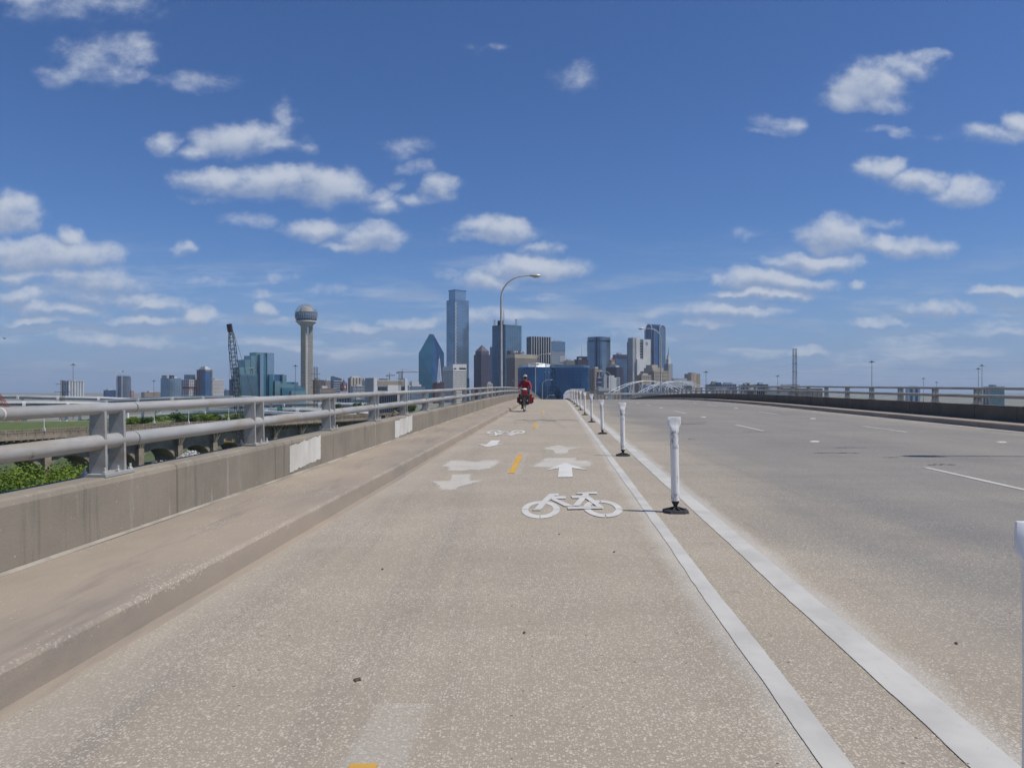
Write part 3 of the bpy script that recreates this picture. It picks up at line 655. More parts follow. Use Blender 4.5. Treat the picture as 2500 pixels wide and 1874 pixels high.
# small debris on the deck
debris_m = M('dry_leaf_brown', (.10, .075, .05), (.06, .05, .04), 20, .9)
for i, (x, y, a, lab) in enumerate(((-.865, 3.35, .5, 'dark dry leaf lying on concrete left of the faded centre dash'), (-.165, 3.98, .2, 'small dark leaf lying in the middle of the bike lane'),
        (.447, 5.9, .8, 'small dark scrap lying left of the inner white line'), (1.99, 3.82, 1.2, 'thin dark twig lying on the traffic lane beside near post'), (-1.21, 5.35, .3, 'small brown leaf lying on bike lane near the kerb'), (.025, 6.6, .1, 'tiny dark scrap lying before the bicycle symbol'))):
    c = rp(x, y, .004); s_ = .011 if i else .022
    fp = [(c.x + s_ * math.cos(a + t) * (1 if k % 2 else .6), c.y + s_ * math.sin(a + t) * (1.2 if k % 3 else .4)) for k, t in enumerate([j * math.pi / 4 for j in range(8)])]
    MB().prism([(p[0], p[1]) for p in fp], c.z, c.z + .005, [(c.x + (p[0] - c.x) * .5, c.y + (p[1] - c.y) * .5) for p in fp]).build('dry_leaf', debris_m, None, label=lab, cat='leaf')

# ------------------------------------------------------------------ flexible delineator posts along the buffer
post_white = M('dirty_white_plastic', (.80, .79, .74), (.40, .385, .36), 8.0, .5, obj=True, stretch=(2, 2, .5), lo=.52, hi=.78)
post_clean = M('clean_white_plastic', (.82, .82, .82), (.76, .76, .76), 5.0, .4, obj=True)
rubber = M('black_rubber', (.025, .027, .03), (.045, .047, .05), 30.0, .7, bump=.3)
def make_delineator(m):
    root = thing('delineator_post', '', 'post')
    prof = [(.040, .115), (.043, .13), (.0415, .2), (.0405, .5), (.042, .70), (.044, .83)]
    mb = MB(); n = 18; rows = [(.0415, .0415, .115), (.042, .042, .16), (.041, .041, .5), (.043, .041, .70), (.0455, .037, .80), (.047, .028, .85), (.058, .019, .868), (.068, .014, .885), (.0685, .010, .92), (.0665, .008, .955), (.0665, .005, .958)]
    for rx, ry, z in rows:
        for k in range(n):
            w = 2 * math.pi * k / n; cx, sx = math.cos(w), math.sin(w)
            e = .6 if z > .84 else 1.0
            mb.v.append(Vector((rx * math.copysign(abs(cx) ** e, cx), ry * math.copysign(abs(sx) ** e, sx), z)))
    r = len(rows); mb.f = [(i * n + k, i * n + (k + 1) % n, (i + 1) * n + (k + 1) % n, (i + 1) * n + k) for i in range(r - 1) for k in range(n)]
    mb.f += [tuple(range(n - 1, -1, -1)), tuple(range((r - 1) * n, r * n))]
    mb.build('tube', m, root, True)
    MB().lathe([(.022, .05), (.020, .062), (.026, .078), (.037, .095), (.040, .118)], 14).build('hinge', rubber, root, True)
    b = MB(); a = .125; c = .05
    oc = [(-a, -a + c), (-a + c, -a), (a - c, -a), (a, -a + c), (a, a - c), (a - c, a), (-a + c, a), (-a, a - c)]
    b.prism(oc, 0, .026, [(x * .93, y * .93) for x, y in oc]); base = b.build('base', rubber, root)
    rb = MB()
    for i in range(8):
        w = math.pi / 8 + i * math.pi / 4; d = Vector((math.cos(w), math.sin(w), 0)); t = Vector((-d.y, d.x, 0))
        rb.extrude([d * .025 + t * .007 + Vector((0, 0, .02)), d * .108 + t * .007 + Vector((0, 0, .02)), d * .10 + t * .007 + Vector((0, 0, .032)), d * .03 + t * .007 + Vector((0, 0, .055))], t * -.014)
    rb.build('base_ribs', rubber, base, kind='stuff')
    return root
def post_mat():
    m, nt, b = newmat('scuffed_white_plastic'); tc = nd(nt, 'TexCoord').outputs['Object']; oi = nd(nt, 'ObjectInfo').outputs['Random']
    p = nd(nt, 'VectorMath', {0: tc, 1: nd(nt, 'CombineXYZ', {0: oi, 1: mth(nt, 'MULTIPLY', oi, 7.0), 2: mth(nt, 'MULTIPLY', oi, 13.0)}).outputs[0]}, operation='ADD').outputs[0]
    z = nd(nt, 'SeparateXYZ', {0: tc}).outputs[2]
    c = mixc(nt, sst(nt, noise(nt, vmul(nt, p, (9, 9, 1.2)), 2.0, 5.0, .65), .5, .75), (.82, .81, .77), (.55, .54, .51))
    band = mth(nt, 'MAXIMUM', mth(nt, 'MULTIPLY', sst(nt, z, .63, .66), sst(nt, z, .84, .80)), mth(nt, 'MULTIPLY', sst(nt, z, .12, .13), sst(nt, z, .21, .17)))
    sc_ = noise(nt, vmul(nt, p, (16, 16, 9)), 2.2, 6.0, .75)
    c = mixc(nt, mth(nt, 'MULTIPLY', band, sst(nt, sc_, .47, .60)), c, (.27, .265, .26))
    c = mixc(nt, mth(nt, 'MULTIPLY', sst(nt, noise(nt, vmul(nt, p, (20, 20, 2.0)), 1.5, 6.0, .7), .60, .68), .75), c, (.20, .195, .19))
    setb(nt, b, Base_Color=c, Roughness=.5); return m
dirty = make_delineator(post_mat())
clean = make_delineator(post_clean)
ords = 'zeroth first second third fourth fifth sixth seventh eighth ninth tenth eleventh twelfth thirteenth fourteenth fifteenth sixteenth seventeenth eighteenth nineteenth twentieth twenty-first twenty-second'.split()
for i in range(21):
    y = 1.91 if i == 0 else 7.75 + 6.1 * (i - 1)
    o = clean if i == 0 else (dirty if i == 1 else copy_tree(dirty))
    o.location = rp(1.205, y, .002)
    lean = {0: (0, 0), 1: (.0, -.018), 2: (.0, -.015), 3: (.02, -.035), 4: (0, -.012)}.get(i, (random.uniform(-.02, .02), random.uniform(-.025, .02)))
    o.rotation_euler = (slope(y) + lean[0], lean[1], YAW + (random.uniform(-.12, .12) if i > 2 else 0)); o.scale = (1, 1, {0: .99, 3: .92}.get(i, 1.0))
    if i == 0: lab = 'clean white flexible post with flared cap cut by the right picture edge'
    elif i == 1: lab = 'scuffed white flexible post on black base, tallest one fully in view'
    else: lab = 'scuffed white flexible post, %s from camera in the bike lane buffer' % ords[i + 1]
    tag(o, lab, 'post', 'flexible posts along the bike lane buffer')

# ------------------------------------------------------------------ street lamps on the bridge
def lamp(off, y, side, h, reach, label):
    b = rp(off, y, .55); root = thing('street_lamp', label, 'street lamp', b, 'davit street lamps on the bridge')
    z0 = b.z; top = zr(y) + h; pts = [b, Vector((b.x, b.y, z0 + (top - z0) * .45))]; rs = [.095, .078]
    rr = 1.5
    pts.append(Vector((b.x, b.y, top - rr))); rs.append(.065)
    for i in range(1, 8):
        w = math.pi / 2 * i / 7; pts.append(Vector((b.x + side * rr * 1.05 * (1 - math.cos(w)), b.y, top - rr + rr * math.sin(w)))); rs.append(.062 - .002 * i)
    MB().tube(pts[:3], rs[:3], 10).build('pole', galv, root, True)
    pts.append(Vector((b.x + side * (reach - .55), b.y, top + .03))); rs.append(.04)
    MB().tube(pts[2:], rs[2:], 10).build('arm', galv, root, True)
    MB().box(b.x - .17, b.x + .17, y - .17, y + .17, z0, z0 + .05).build('base_flange', galv, root)
    hc = Vector((b.x + side * (reach - .22), b.y, top + .0))
    hd = MB().ball(hc + Vector((0, 0, .02)), .42, .17, .10, 14, 8).build('lamp_head', M('lamp_housing', (.52, .52, .51), None, 2, .45, .3), root, True)
    MB().ball(hc + Vector((side * .08, 0, -.06)), .24, .13, .09, 12, 8).build('lens', M('lamp_lens', (.62, .60, .55), None, 2, .25), hd, True)
lamp(-3.72, 52, 1, 8.65, 2.5, 'tall curved street lamp rising from left railing behind the cyclist')
lamp(-3.72, 138, 1, 8.6, 2.6, 'curved street lamp beyond the crest before the blue hotel')
lamp(-3.72, 206, 1, 7.8, 2.6, 'small curved street lamp low before the blue hotel')
lamp(-3.72, 292, 1, 7.8, 2.8, 'smallest curved street lamp just above the road crest')
lamp(RK + 1.5, 12.4, -1, 9.6, 2.6, 'street lamp outside the right picture edge casting a shadow on the lanes')
lamp(RK + 1.5, 104, -1, 9.6, 2.9, 'curved street lamp rising from the right railing before the white towers')
lamp(RK + 1.5, 200, -1, 9.6, 2.9, 'distant curved street lamp left of the white arch bridge')

# ------------------------------------------------------------------ cyclist and touring bicycle
def skin_obj(name, m, verts, edges, rad, parent, sub=2):
    me = bpy.data.meshes.new(name); me.from_pydata(verts, edges, []); me.materials.append(m)
    o = bpy.data.objects.new(name, me); C.objects.link(o); o.parent = parent
    md = o.modifiers.new('skin', 'SKIN'); md.use_smooth_shade = True
    lay = me.skin_vertices[0].data if me.skin_vertices else None
    if lay is None:
        bm = bmesh.new(); bm.from_mesh(me); bm.verts.layers.skin.verify(); bm.to_mesh(me); bm.free(); lay = me.skin_vertices[0].data
    for i, r in enumerate(rad):
        lay[i].radius = r if isinstance(r, tuple) else (r, r); lay[i].use_root = (i == 0)
    o.modifiers.new('sub', 'SUBSURF').levels = sub; o.modifiers['sub'].render_levels = sub
    return o
def make_cyclist():
    y0 = 35.95; base = rp(-1.50, y0)
    tyre = M('tyre_rubber', (.02, .02, .02), None, 20, .8); alloy = M('bike_alloy', (.35, .35, .36), None, 5, .35, .8)
    frame_m = M('bike_frame_paint', (.03, .03, .032), None, 5, .35); red = M('red_pannier_fabric', (.28, .018, .022), (.20, .012, .018), 9, .55)
    black = M('black_bag_fabric', (.018, .018, .02), (.03, .03, .032), 9, .7); wht = M('white_map_case', (.80, .80, .80), (.72, .72, .73), 6, .5)
    B = thing('touring_bicycle', 'loaded touring bicycle with red and black bags under the rider in red', 'bicycle', base, rot=(slope(y0), 0, YAW))
    # local: forward is -y, front wheel contact at origin
    B.location = (0, 0, 0); rot = tuple(B.rotation_euler); B.rotation_euler = (0, 0, 0)
    r = .345
    def wheel(cy, turn):
        n = 28; ca, sa = math.cos(turn), math.sin(turn)
        def pt(w, rr, x=0): return Vector((x * ca - rr * math.cos(w) * sa * -1 * 0 + (-sa) * (rr * math.cos(w)) * -1, cy + rr * math.cos(w) * ca + x * sa, r + .02 + rr * math.sin(w)))
        def torus(rr, rad, m, nm, par):
            mb = MB(); k = 8
            for i in range(n):
                w = 2 * math.pi * i / n
                for j in range(k):
                    q = 2 * math.pi * j / k; mb.v.append(pt(w, rr + rad * math.cos(q), rad * math.sin(q)))
            mb.f = [(i * k + j, i * k + (j + 1) % k, ((i + 1) % n) * k + (j + 1) % k, ((i + 1) % n) * k + j) for i in range(n) for j in range(k)]
            o = mb.build(nm, m, par, True); fixnormals(o); return o
        wh = torus(r, .021, tyre, 'wheel', B)
        torus(r - .03, .012, alloy, 'rim', wh)
        sp = MB()
        for i in range(16):
            w = 2 * math.pi * i / 16; sp.tube([pt(w + .25 * (1 if i % 2 else -1), .02, .03 * (1 if i % 4 < 2 else -1)), pt(w, r - .035)], .0016, 4)
        sp.tube([pt(0, 0, -.05), pt(0, 0, .05)], .02, 10)
        sp.build('spokes', alloy, wh, kind='stuff')
    wheel(0.0, .10); wheel(1.06, 0.0)
    f = MB(); hz = .365
    bb = Vector((0, .62, .29)); seat = Vector((0, .80, .80)); head_t = Vector((0, .22, .84)); head_b = Vector((0, .16, .70)); rear = Vector((0, 1.06, hz))
    f.tube([head_b, head_t], .022, 10).tube([head_t - Vector((0, .0, .03)), seat], .016, 10).tube([head_b + Vector((0, .01, .02)), bb], .019, 10).tube([bb, seat + Vector((0, .05, .12))], .016, 10)
    for s_ in (-1, 1):
        f.tube([bb + Vector((s_ * .03, 0, 0)), rear + Vector((s_ * .065, 0, 0))], .010, 8).tube([seat + Vector((s_ * .02, 0, -.02)), rear + Vector((s_ * .065, 0, 0))], .009, 8)
    f.build('frame', frame_m, B, True)
    fk = MB()
    for s_ in (-1, 1): fk.tube([head_b + Vector((s_ * .03, 0, -.0)), Vector((s_ * .055, .08, .52)), Vector((s_ * .06, 0, hz))], .012, 8)
    fk.tube([head_t, head_t + Vector((0, .02, .12))], .014, 8).build('fork', frame_m, B, True)
    hb = Vector((0, .20, .98))
    MB().tube([hb + Vector((-.29, .10, 0)), hb + Vector((-.22, .0, .01)), hb + Vector((-.05, -.04, 0)), hb + Vector((.05, -.04, 0)), hb + Vector((.22, 0, .01)), hb + Vector((.29, .10, 0))], .014, 8).build('handlebar', frame_m, B, True)
    MB().prism([(-.06, .74), (-.02, .62), (.02, .62), (.06, .74), (.075, .88), (-.075, .88)], .95, .99).build('saddle', black, B, True)
    ck = MB().tube([(-.09, .62, .29), (.09, .62, .29)], .018, 8)
    ck.tube([(-.10, .62, .29), (-.12, .60, .13)], .012, 6).tube([(.10, .62, .29), (.12, .64, .45)], .012, 6)
    ck.build('cranks', alloy, B, True)
    MB().box(-.18, -.09, .55, .65, .115, .135).build('pedal', frame_m, B); MB().box(.09, .18, .59, .69, .44, .46).build('pedal', frame_m, B)
    def bag(name, m, x0, x1, y0_, y1_, z0, z1, tb=.86, lab=None):
        cx, cy = (x0 + x1) / 2, (y0_ + y1_) / 2; mb = MB(); e = .025
        def rr(sx, z):
            hx, hy = (x1 - x0) / 2 * sx, (y1_ - y0_) / 2 * sx
            return [Vector((cx + a * (hx - (e if b_ else 0)), cy + c_ * (hy - (0 if b_ else e)), z)) for a, c_, b_ in ((-1, -1, 1), (1, -1, 1), (1, -1, 0), (1, 1, 0), (1, 1, 1), (-1, 1, 1), (-1, 1, 0), (-1, -1, 0))]
        rows = [rr(.9, z0), rr(1, z0 + .03), rr(1.0, (z0 + z1) / 2), rr(.96, z1 - .05), rr(tb, z1)]
        for w in rows: mb.v += w
        mb.f = [(i * 8 + k, i * 8 + (k + 1) % 8, (i + 1) * 8 + (k + 1) % 8, (i + 1) * 8 + k) for i in range(4) for k in range(8)] + [tuple(range(7, -1, -1)), tuple(range(32, 40))]
        return mb.build(name, m, B, label=lab)
    hbag = bag('handlebar_bag', red, -.13, .13, -.10, .12, .74, 1.02)
    MB().ball((0, .0, 1.055), .115, .10, .045, 14, 8).build('map_case', wht, hbag, True)
    for s_ in (-1, 1):
        fp = bag('front_pannier', black, s_ * .155 - .075, s_ * .155 + .075, -.14, .14, .34, .80, .8)
        MB().extrude([(s_ * .15 - .028, -.143, .56), (s_ * .15 + .028, -.143, .56), (s_ * .15 + .028, -.143, .525), (s_ * .15, -.143, .50), (s_ * .15 - .028, -.143, .525)], (0, -.006, 0)).build('reflector', wht, fp)
        bag('rear_pannier', red, s_ * .245 - .085, s_ * .245 + .085, .86, 1.22, .36, .82, .85)
        bag('side_pocket', black, s_ * .36 - .035, s_ * .36 + .035, .92, 1.16, .40, .66, .7)
    bag('rear_bag', black, -.20, .20, .95, 1.2, .84, 1.04, .8)
    fl = MB().extrude([(.33, .95, .62), (.40, .95, .70), (.46, .95, .61), (.42, .95, .60), (.36, .95, .58)], (0, .05, 0)).build('red_flag', M('bright_red_cloth', (.55, .03, .03), None, 9, .6), B)
    # rider
    skin = M('skin_tone', (.42, .24, .17), (.36, .20, .14), 12, .55); jacket = M('red_jacket_cloth', (.33, .018, .03), (.24, .012, .022), 7, .6, bump=.3, bscale=25)
    tights = M('black_tights', (.018, .018, .02), (.028, .028, .03), 9, .7)
    Pn = thing('person', 'cyclist in red jacket and striped helmet riding towards the camera', 'person')
    hip = (0, .82, 1.02); chest = (0, .52, 1.34); neck = (0, .46, 1.46); head = (0, .42, 1.565); crown = (0, .43, 1.66)
    shL, shR = (-.165, .49, 1.385), (.165, .49, 1.385); elL, elR = (-.265, .40, 1.18), (.265, .40, 1.18); wrL, wrR = (-.275, .27, 1.02), (.275, .27, 1.02)
    kL, kR = (-.12, .42, .60), (.12, .36, .86); aL, aR = (-.13, .66, .20), (.13, .70, .53); hL, hR = (-.09, .80, .97), (.09, .80, .97)
    V = [hip, (0, .66, 1.18), chest, neck, head, crown, shL, elL, wrL, shR, elR, wrR, hL, kL, aL, hR, kR, aR, (-.13, .54, .155), (.13, .58, .485)]
    Eg = [(0, 1), (1, 2), (2, 3), (3, 4), (4, 5), (2, 6), (6, 7), (7, 8), (2, 9), (9, 10), (10, 11), (0, 12), (12, 13), (13, 14), (0, 15), (15, 16), (16, 17), (14, 18), (17, 19)]
    rad = [(.12, .09), (.11, .085), (.12, .09), .05, (.074, .086), (.058, .066), .045, .036, .026, .045, .036, .026, .085, .058, .036, .085, .058, .036, .03, .03]
    skin_obj('body', skin, V, Eg, rad, Pn)
    mid = lambda a, b, t: tuple(a[i] + (b[i] - a[i]) * t for i in range(3))
    V = [(0, .78, 1.04), (0, .66, 1.18), chest, mid(chest, neck, .8), shL, elL, mid(elL, wrL, .88), shR, elR, mid(elR, wrR, .88)]
    skin_obj('jacket', jacket, V, [(0, 1), (1, 2), (2, 3), (2, 4), (4, 5), (5, 6), (2, 7), (7, 8), (8, 9)], [(.165, .13), (.165, .13), (.185, .14), .07, .092, .060, .043, .092, .060, .043], Pn)
    skin_obj('tights', tights, [hip, hL, kL, mid(kL, aL, .95), hR, kR, mid(kR, aR, .95)], [(0, 1), (1, 2), (2, 3), (0, 4), (4, 5), (5, 6)], [(.15, .12), .10, .07, .047, .10, .07, .047], Pn)
    for nm, a in (('shoe', aL), ('shoe', aR)):
        MB().ball((a[0], a[1] - .075, a[2] - .035), .045, .125, .045, 12, 8).build(nm, tights, Pn, True)
    # hands closed on the bar: palm with four fingers and a thumb
    for s_, w in ((-1, wrL), (1, wrR)):
        pc = Vector((s_ * .275, .225, .995)); vs = [Vector(w), pc]; es = [(0, 1)]; rd = [.026, (.038, .024)]
        for k in range(4):
            kx = s_ * (.275 - .028 + .019 * k); i = len(vs); ln = (.038, .042, .040, .032)[k]
            vs += [Vector((kx, .185, 1.0)), Vector((kx, .185 - ln * .6, .975)), Vector((kx, .185 - ln * .3, .948))]; es += [(1, i), (i, i + 1), (i + 1, i + 2)]; rd += [.010, .009, .008]
        i = len(vs); vs += [Vector((s_ * .235, .23, .985)), Vector((s_ * .222, .20, .965))]; es += [(1, i), (i, i + 1)]; rd += [.011, .009]
        skin_obj('hand', skin, [tuple(v) for v in vs], es, rd, Pn, 1)
    hx = Vector(head)
    MB().extrude([hx + Vector(p) for p in ((-.012, -.085, .0), (.012, -.085, .0), (.016, -.105, -.035), (-.016, -.105, -.035))], (0, .03, 0)).build('nose', skin, Pn)
    MB().ball(hx + Vector((0, -.082, -.062)), .025, .012, .007, 8, 6).build('mouth', M('lip_tone', (.30, .12, .10), None, 9, .5), Pn, True)
    for s_ in (-1, 1): MB().ball(hx + Vector((s_ * .083, .01, -.01)), .012, .022, .032, 8, 6).build('ear', skin, Pn, True)
    MB().extrude([hx + Vector(p) for p in ((-.072, -.075, .028), (.072, -.075, .028), (.066, -.085, -.012), (.02, -.095, -.014), (0, -.098, .002), (-.02, -.095, -.014), (-.066, -.085, -.012))], (0, -.012, 0)).build('sunglasses', black, Pn)
    MB().ball(hx + Vector((0, .045, .03)), .088, .085, .085, 12, 8).build('hair', M('dark_hair', (.03, .02, .015), None, 20, .7), Pn, True)
    hm = MB()
    for i, (rx, z) in enumerate(((.104, .045), (.112, .065), (.108, .10), (.088, .14), (.05, .165), (.01, .172))):
        for k in range(18):
            w = 2 * math.pi * k / 18; hm.v.append(hx + Vector((rx * math.cos(w) * .92, .015 + rx * math.sin(w) * 1.22, z)))
    hm.f = [(i * 18 + k, i * 18 + (k + 1) % 18, (i + 1) * 18 + (k + 1) % 18, (i + 1) * 18 + k) for i in range(5) for k in range(18)] + [tuple(range(17, -1, -1)), tuple(range(90, 108))]
    he = hm.build('helmet', M('dark_red_helmet', (.16, .02, .03), None, 8, .3), Pn, True)
    for xo in (-.05, 0.0, .05):
        MB().tube([hx + Vector((xo * 1.3, -.12, .085)), hx + Vector((xo * 1.1, -.07, .145)), hx + Vector((xo, .02, .178 - abs(xo) * .35)), hx + Vector((xo, .10, .13))], .013, 6).build('helmet_stripe', wht, he, True)
    MB().extrude([hx + Vector(p) for p in ((-.085, -.09, .058), (.085, -.09, .058), (.06, -.15, .045), (-.06, -.15, .045))], (0, 0, .008)).build('visor', black, he)
    for o in (B, Pn): o.location = base; o.rotation_euler = (slope(y0), R(1.5), YAW)
make_cyclist()

# ------------------------------------------------------------------ the city: towers as blocks turned to show two faces
GL = dict(teal=glass('teal_glass', (.09, .25, .32)), teal2=glass('pale_teal_glass', (.22, .35, .38)), blue=glass('blue_glass', (.08, .17, .32)), navy=glass('navy_glass', (.06, .11, .21), .12, .45),
          sky=glass('sky_glass', (.30, .40, .50)), steel=glass('steel_blue_glass', (.19, .27, .36)), dark=glass('dark_glass', (.02, .025, .045), .15, .3), purple=glass('purple_glass', (.10, .10, .17), .2, .4),
          deep=glass('deep_blue_glass', (.055, .19, .38), .10, .7, c2=(.03, .11, .24)), win=glass('window_glass', (.04, .055, .08), .12, .2))
WL = dict(white=M('white_cladding', (.66, .65, .62), (.58, .57, .55), .03, .75), beige=M('beige_stone', (.46, .40, .32), (.38, .33, .265), .03, .85), tan=M('tan_brick', (.40, .30, .21), (.32, .245, .175), .03, .85),
          brown=M('brown_stone', (.24, .195, .165), (.19, .155, .135), .03, .8), red=M('red_brick', (.22, .085, .06), (.17, .07, .05), .03, .85), grey=M('grey_cladding', (.40, .41, .42), (.33, .34, .35), .03, .75),
          dk=M('dark_plum_brick', (.105, .09, .115), (.08, .07, .095), .03, .7), blk=M('black_cladding', (.03, .03, .036), (.022, .022, .027), .03, .6), pale=M('pale_panel', (.55, .55, .54), (.47, .47, .46), .03, .7), rose=M('rose_brick', (.34, .20, .16), (.28, .17, .14), .03, .85))
class Tower:
    def __init__(s, name, label, px, D, a, ytop, m, cat='tower', group='downtown skyline buildings', body='wall', build=True):
        x0, xe, x1 = px; k0, ke, k1 = ((x - CX) / F for x in px); a = R(a) - math.atan(ke); s.a = a; s.D = D
        s.P = Vector((ke * D, D, 0)); s.u = Vector((math.cos(a), math.sin(a), 0)); s.v = Vector((-math.sin(a), math.cos(a), 0))
        s.L1 = (k1 - ke) * D / (math.cos(a) - k1 * math.sin(a)); s.L2 = max((ke - k0) * D / (math.sin(a) + k0 * math.cos(a)), 3.0)
        s.z = EYE + (YH - ytop) / F * D; s.root = thing(name, label, cat, s.P, group)
        if build: s.body = s.block(body, m, 0, s.L1, 0, s.L2, 0, s.z)
    def zz(s, py): return EYE + (YH - py) / F * s.D
    def pt(s, i, j, z): return s.P + s.u * i + s.v * j + Vector((0, 0, z))
    def block(s, name, m, i0, i1, j0, j1, z0, z1, parent=None, kind=None):
        fp = [s.pt(i0, j0, 0), s.pt(i1, j0, 0), s.pt(i1, j1, 0), s.pt(i0, j1, 0)]
        return MB().prism([(p.x, p.y) for p in fp], z0, z1).build(name, m, parent or s.root, kind=kind)
    def bars(s, face, m, nx=0, nz=0, wv=1.0, wh=1.2, z0=0.0, z1=None, i0=0.0, i1=None, proud=.5, name=None, skip=0):
        z1 = s.z if z1 is None else z1; L = s.L1 if face == 'R' else s.L2; i1 = L if i1 is None else i1
        d, n = (s.u, -s.v) if face == 'R' else (s.v, -s.u); mb = MB(); up = Vector((0, 0, 1)); o = s.P + n * (proud / 2 - .02)
        if nx:
            for k in range(nx + 1):
                c = i0 + wv / 2 + (i1 - i0 - wv) * k / nx; mb.obox(o + d * c + up * ((z0 + z1) / 2), d * wv / 2, n * proud / 2, up * (z1 - z0) / 2)
        if nz:
            for k in range(nz + 1):
                c = z0 + wh / 2 + (z1 - z0 - wh) * k / nz; mb.obox(o + d * (i0 + i1) / 2 + up * c, d * (i1 - i0) / 2, n * (proud * .92) / 2, up * wh / 2)
        return mb.build(name or ('facade_grid' if nx and nz else 'floor_bands' if nz else 'mullions'), m, s.root, kind='stuff')
    def roofbox(s, m, f0, f1, g0, g1, h, name='roof_plant', z=None):
        z = s.z if z is None else z; return s.block(name, m, s.L1 * f0, s.L1 * f1, s.L2 * g0, s.L2 * g1, z, z + h)
    def mast(s, fi, fj, h, r=.4, name='antenna', m=None, z=None):
        z = s.z if z is None else z; b = s.pt(s.L1 * fi, s.L2 * fj, z)
        return MB().tube([b, b + Vector((0, 0, h * .6)), b + Vector((0, 0, h))], [r, r * .6, r * .25], 6).build(name, m or steel_white, s.root)

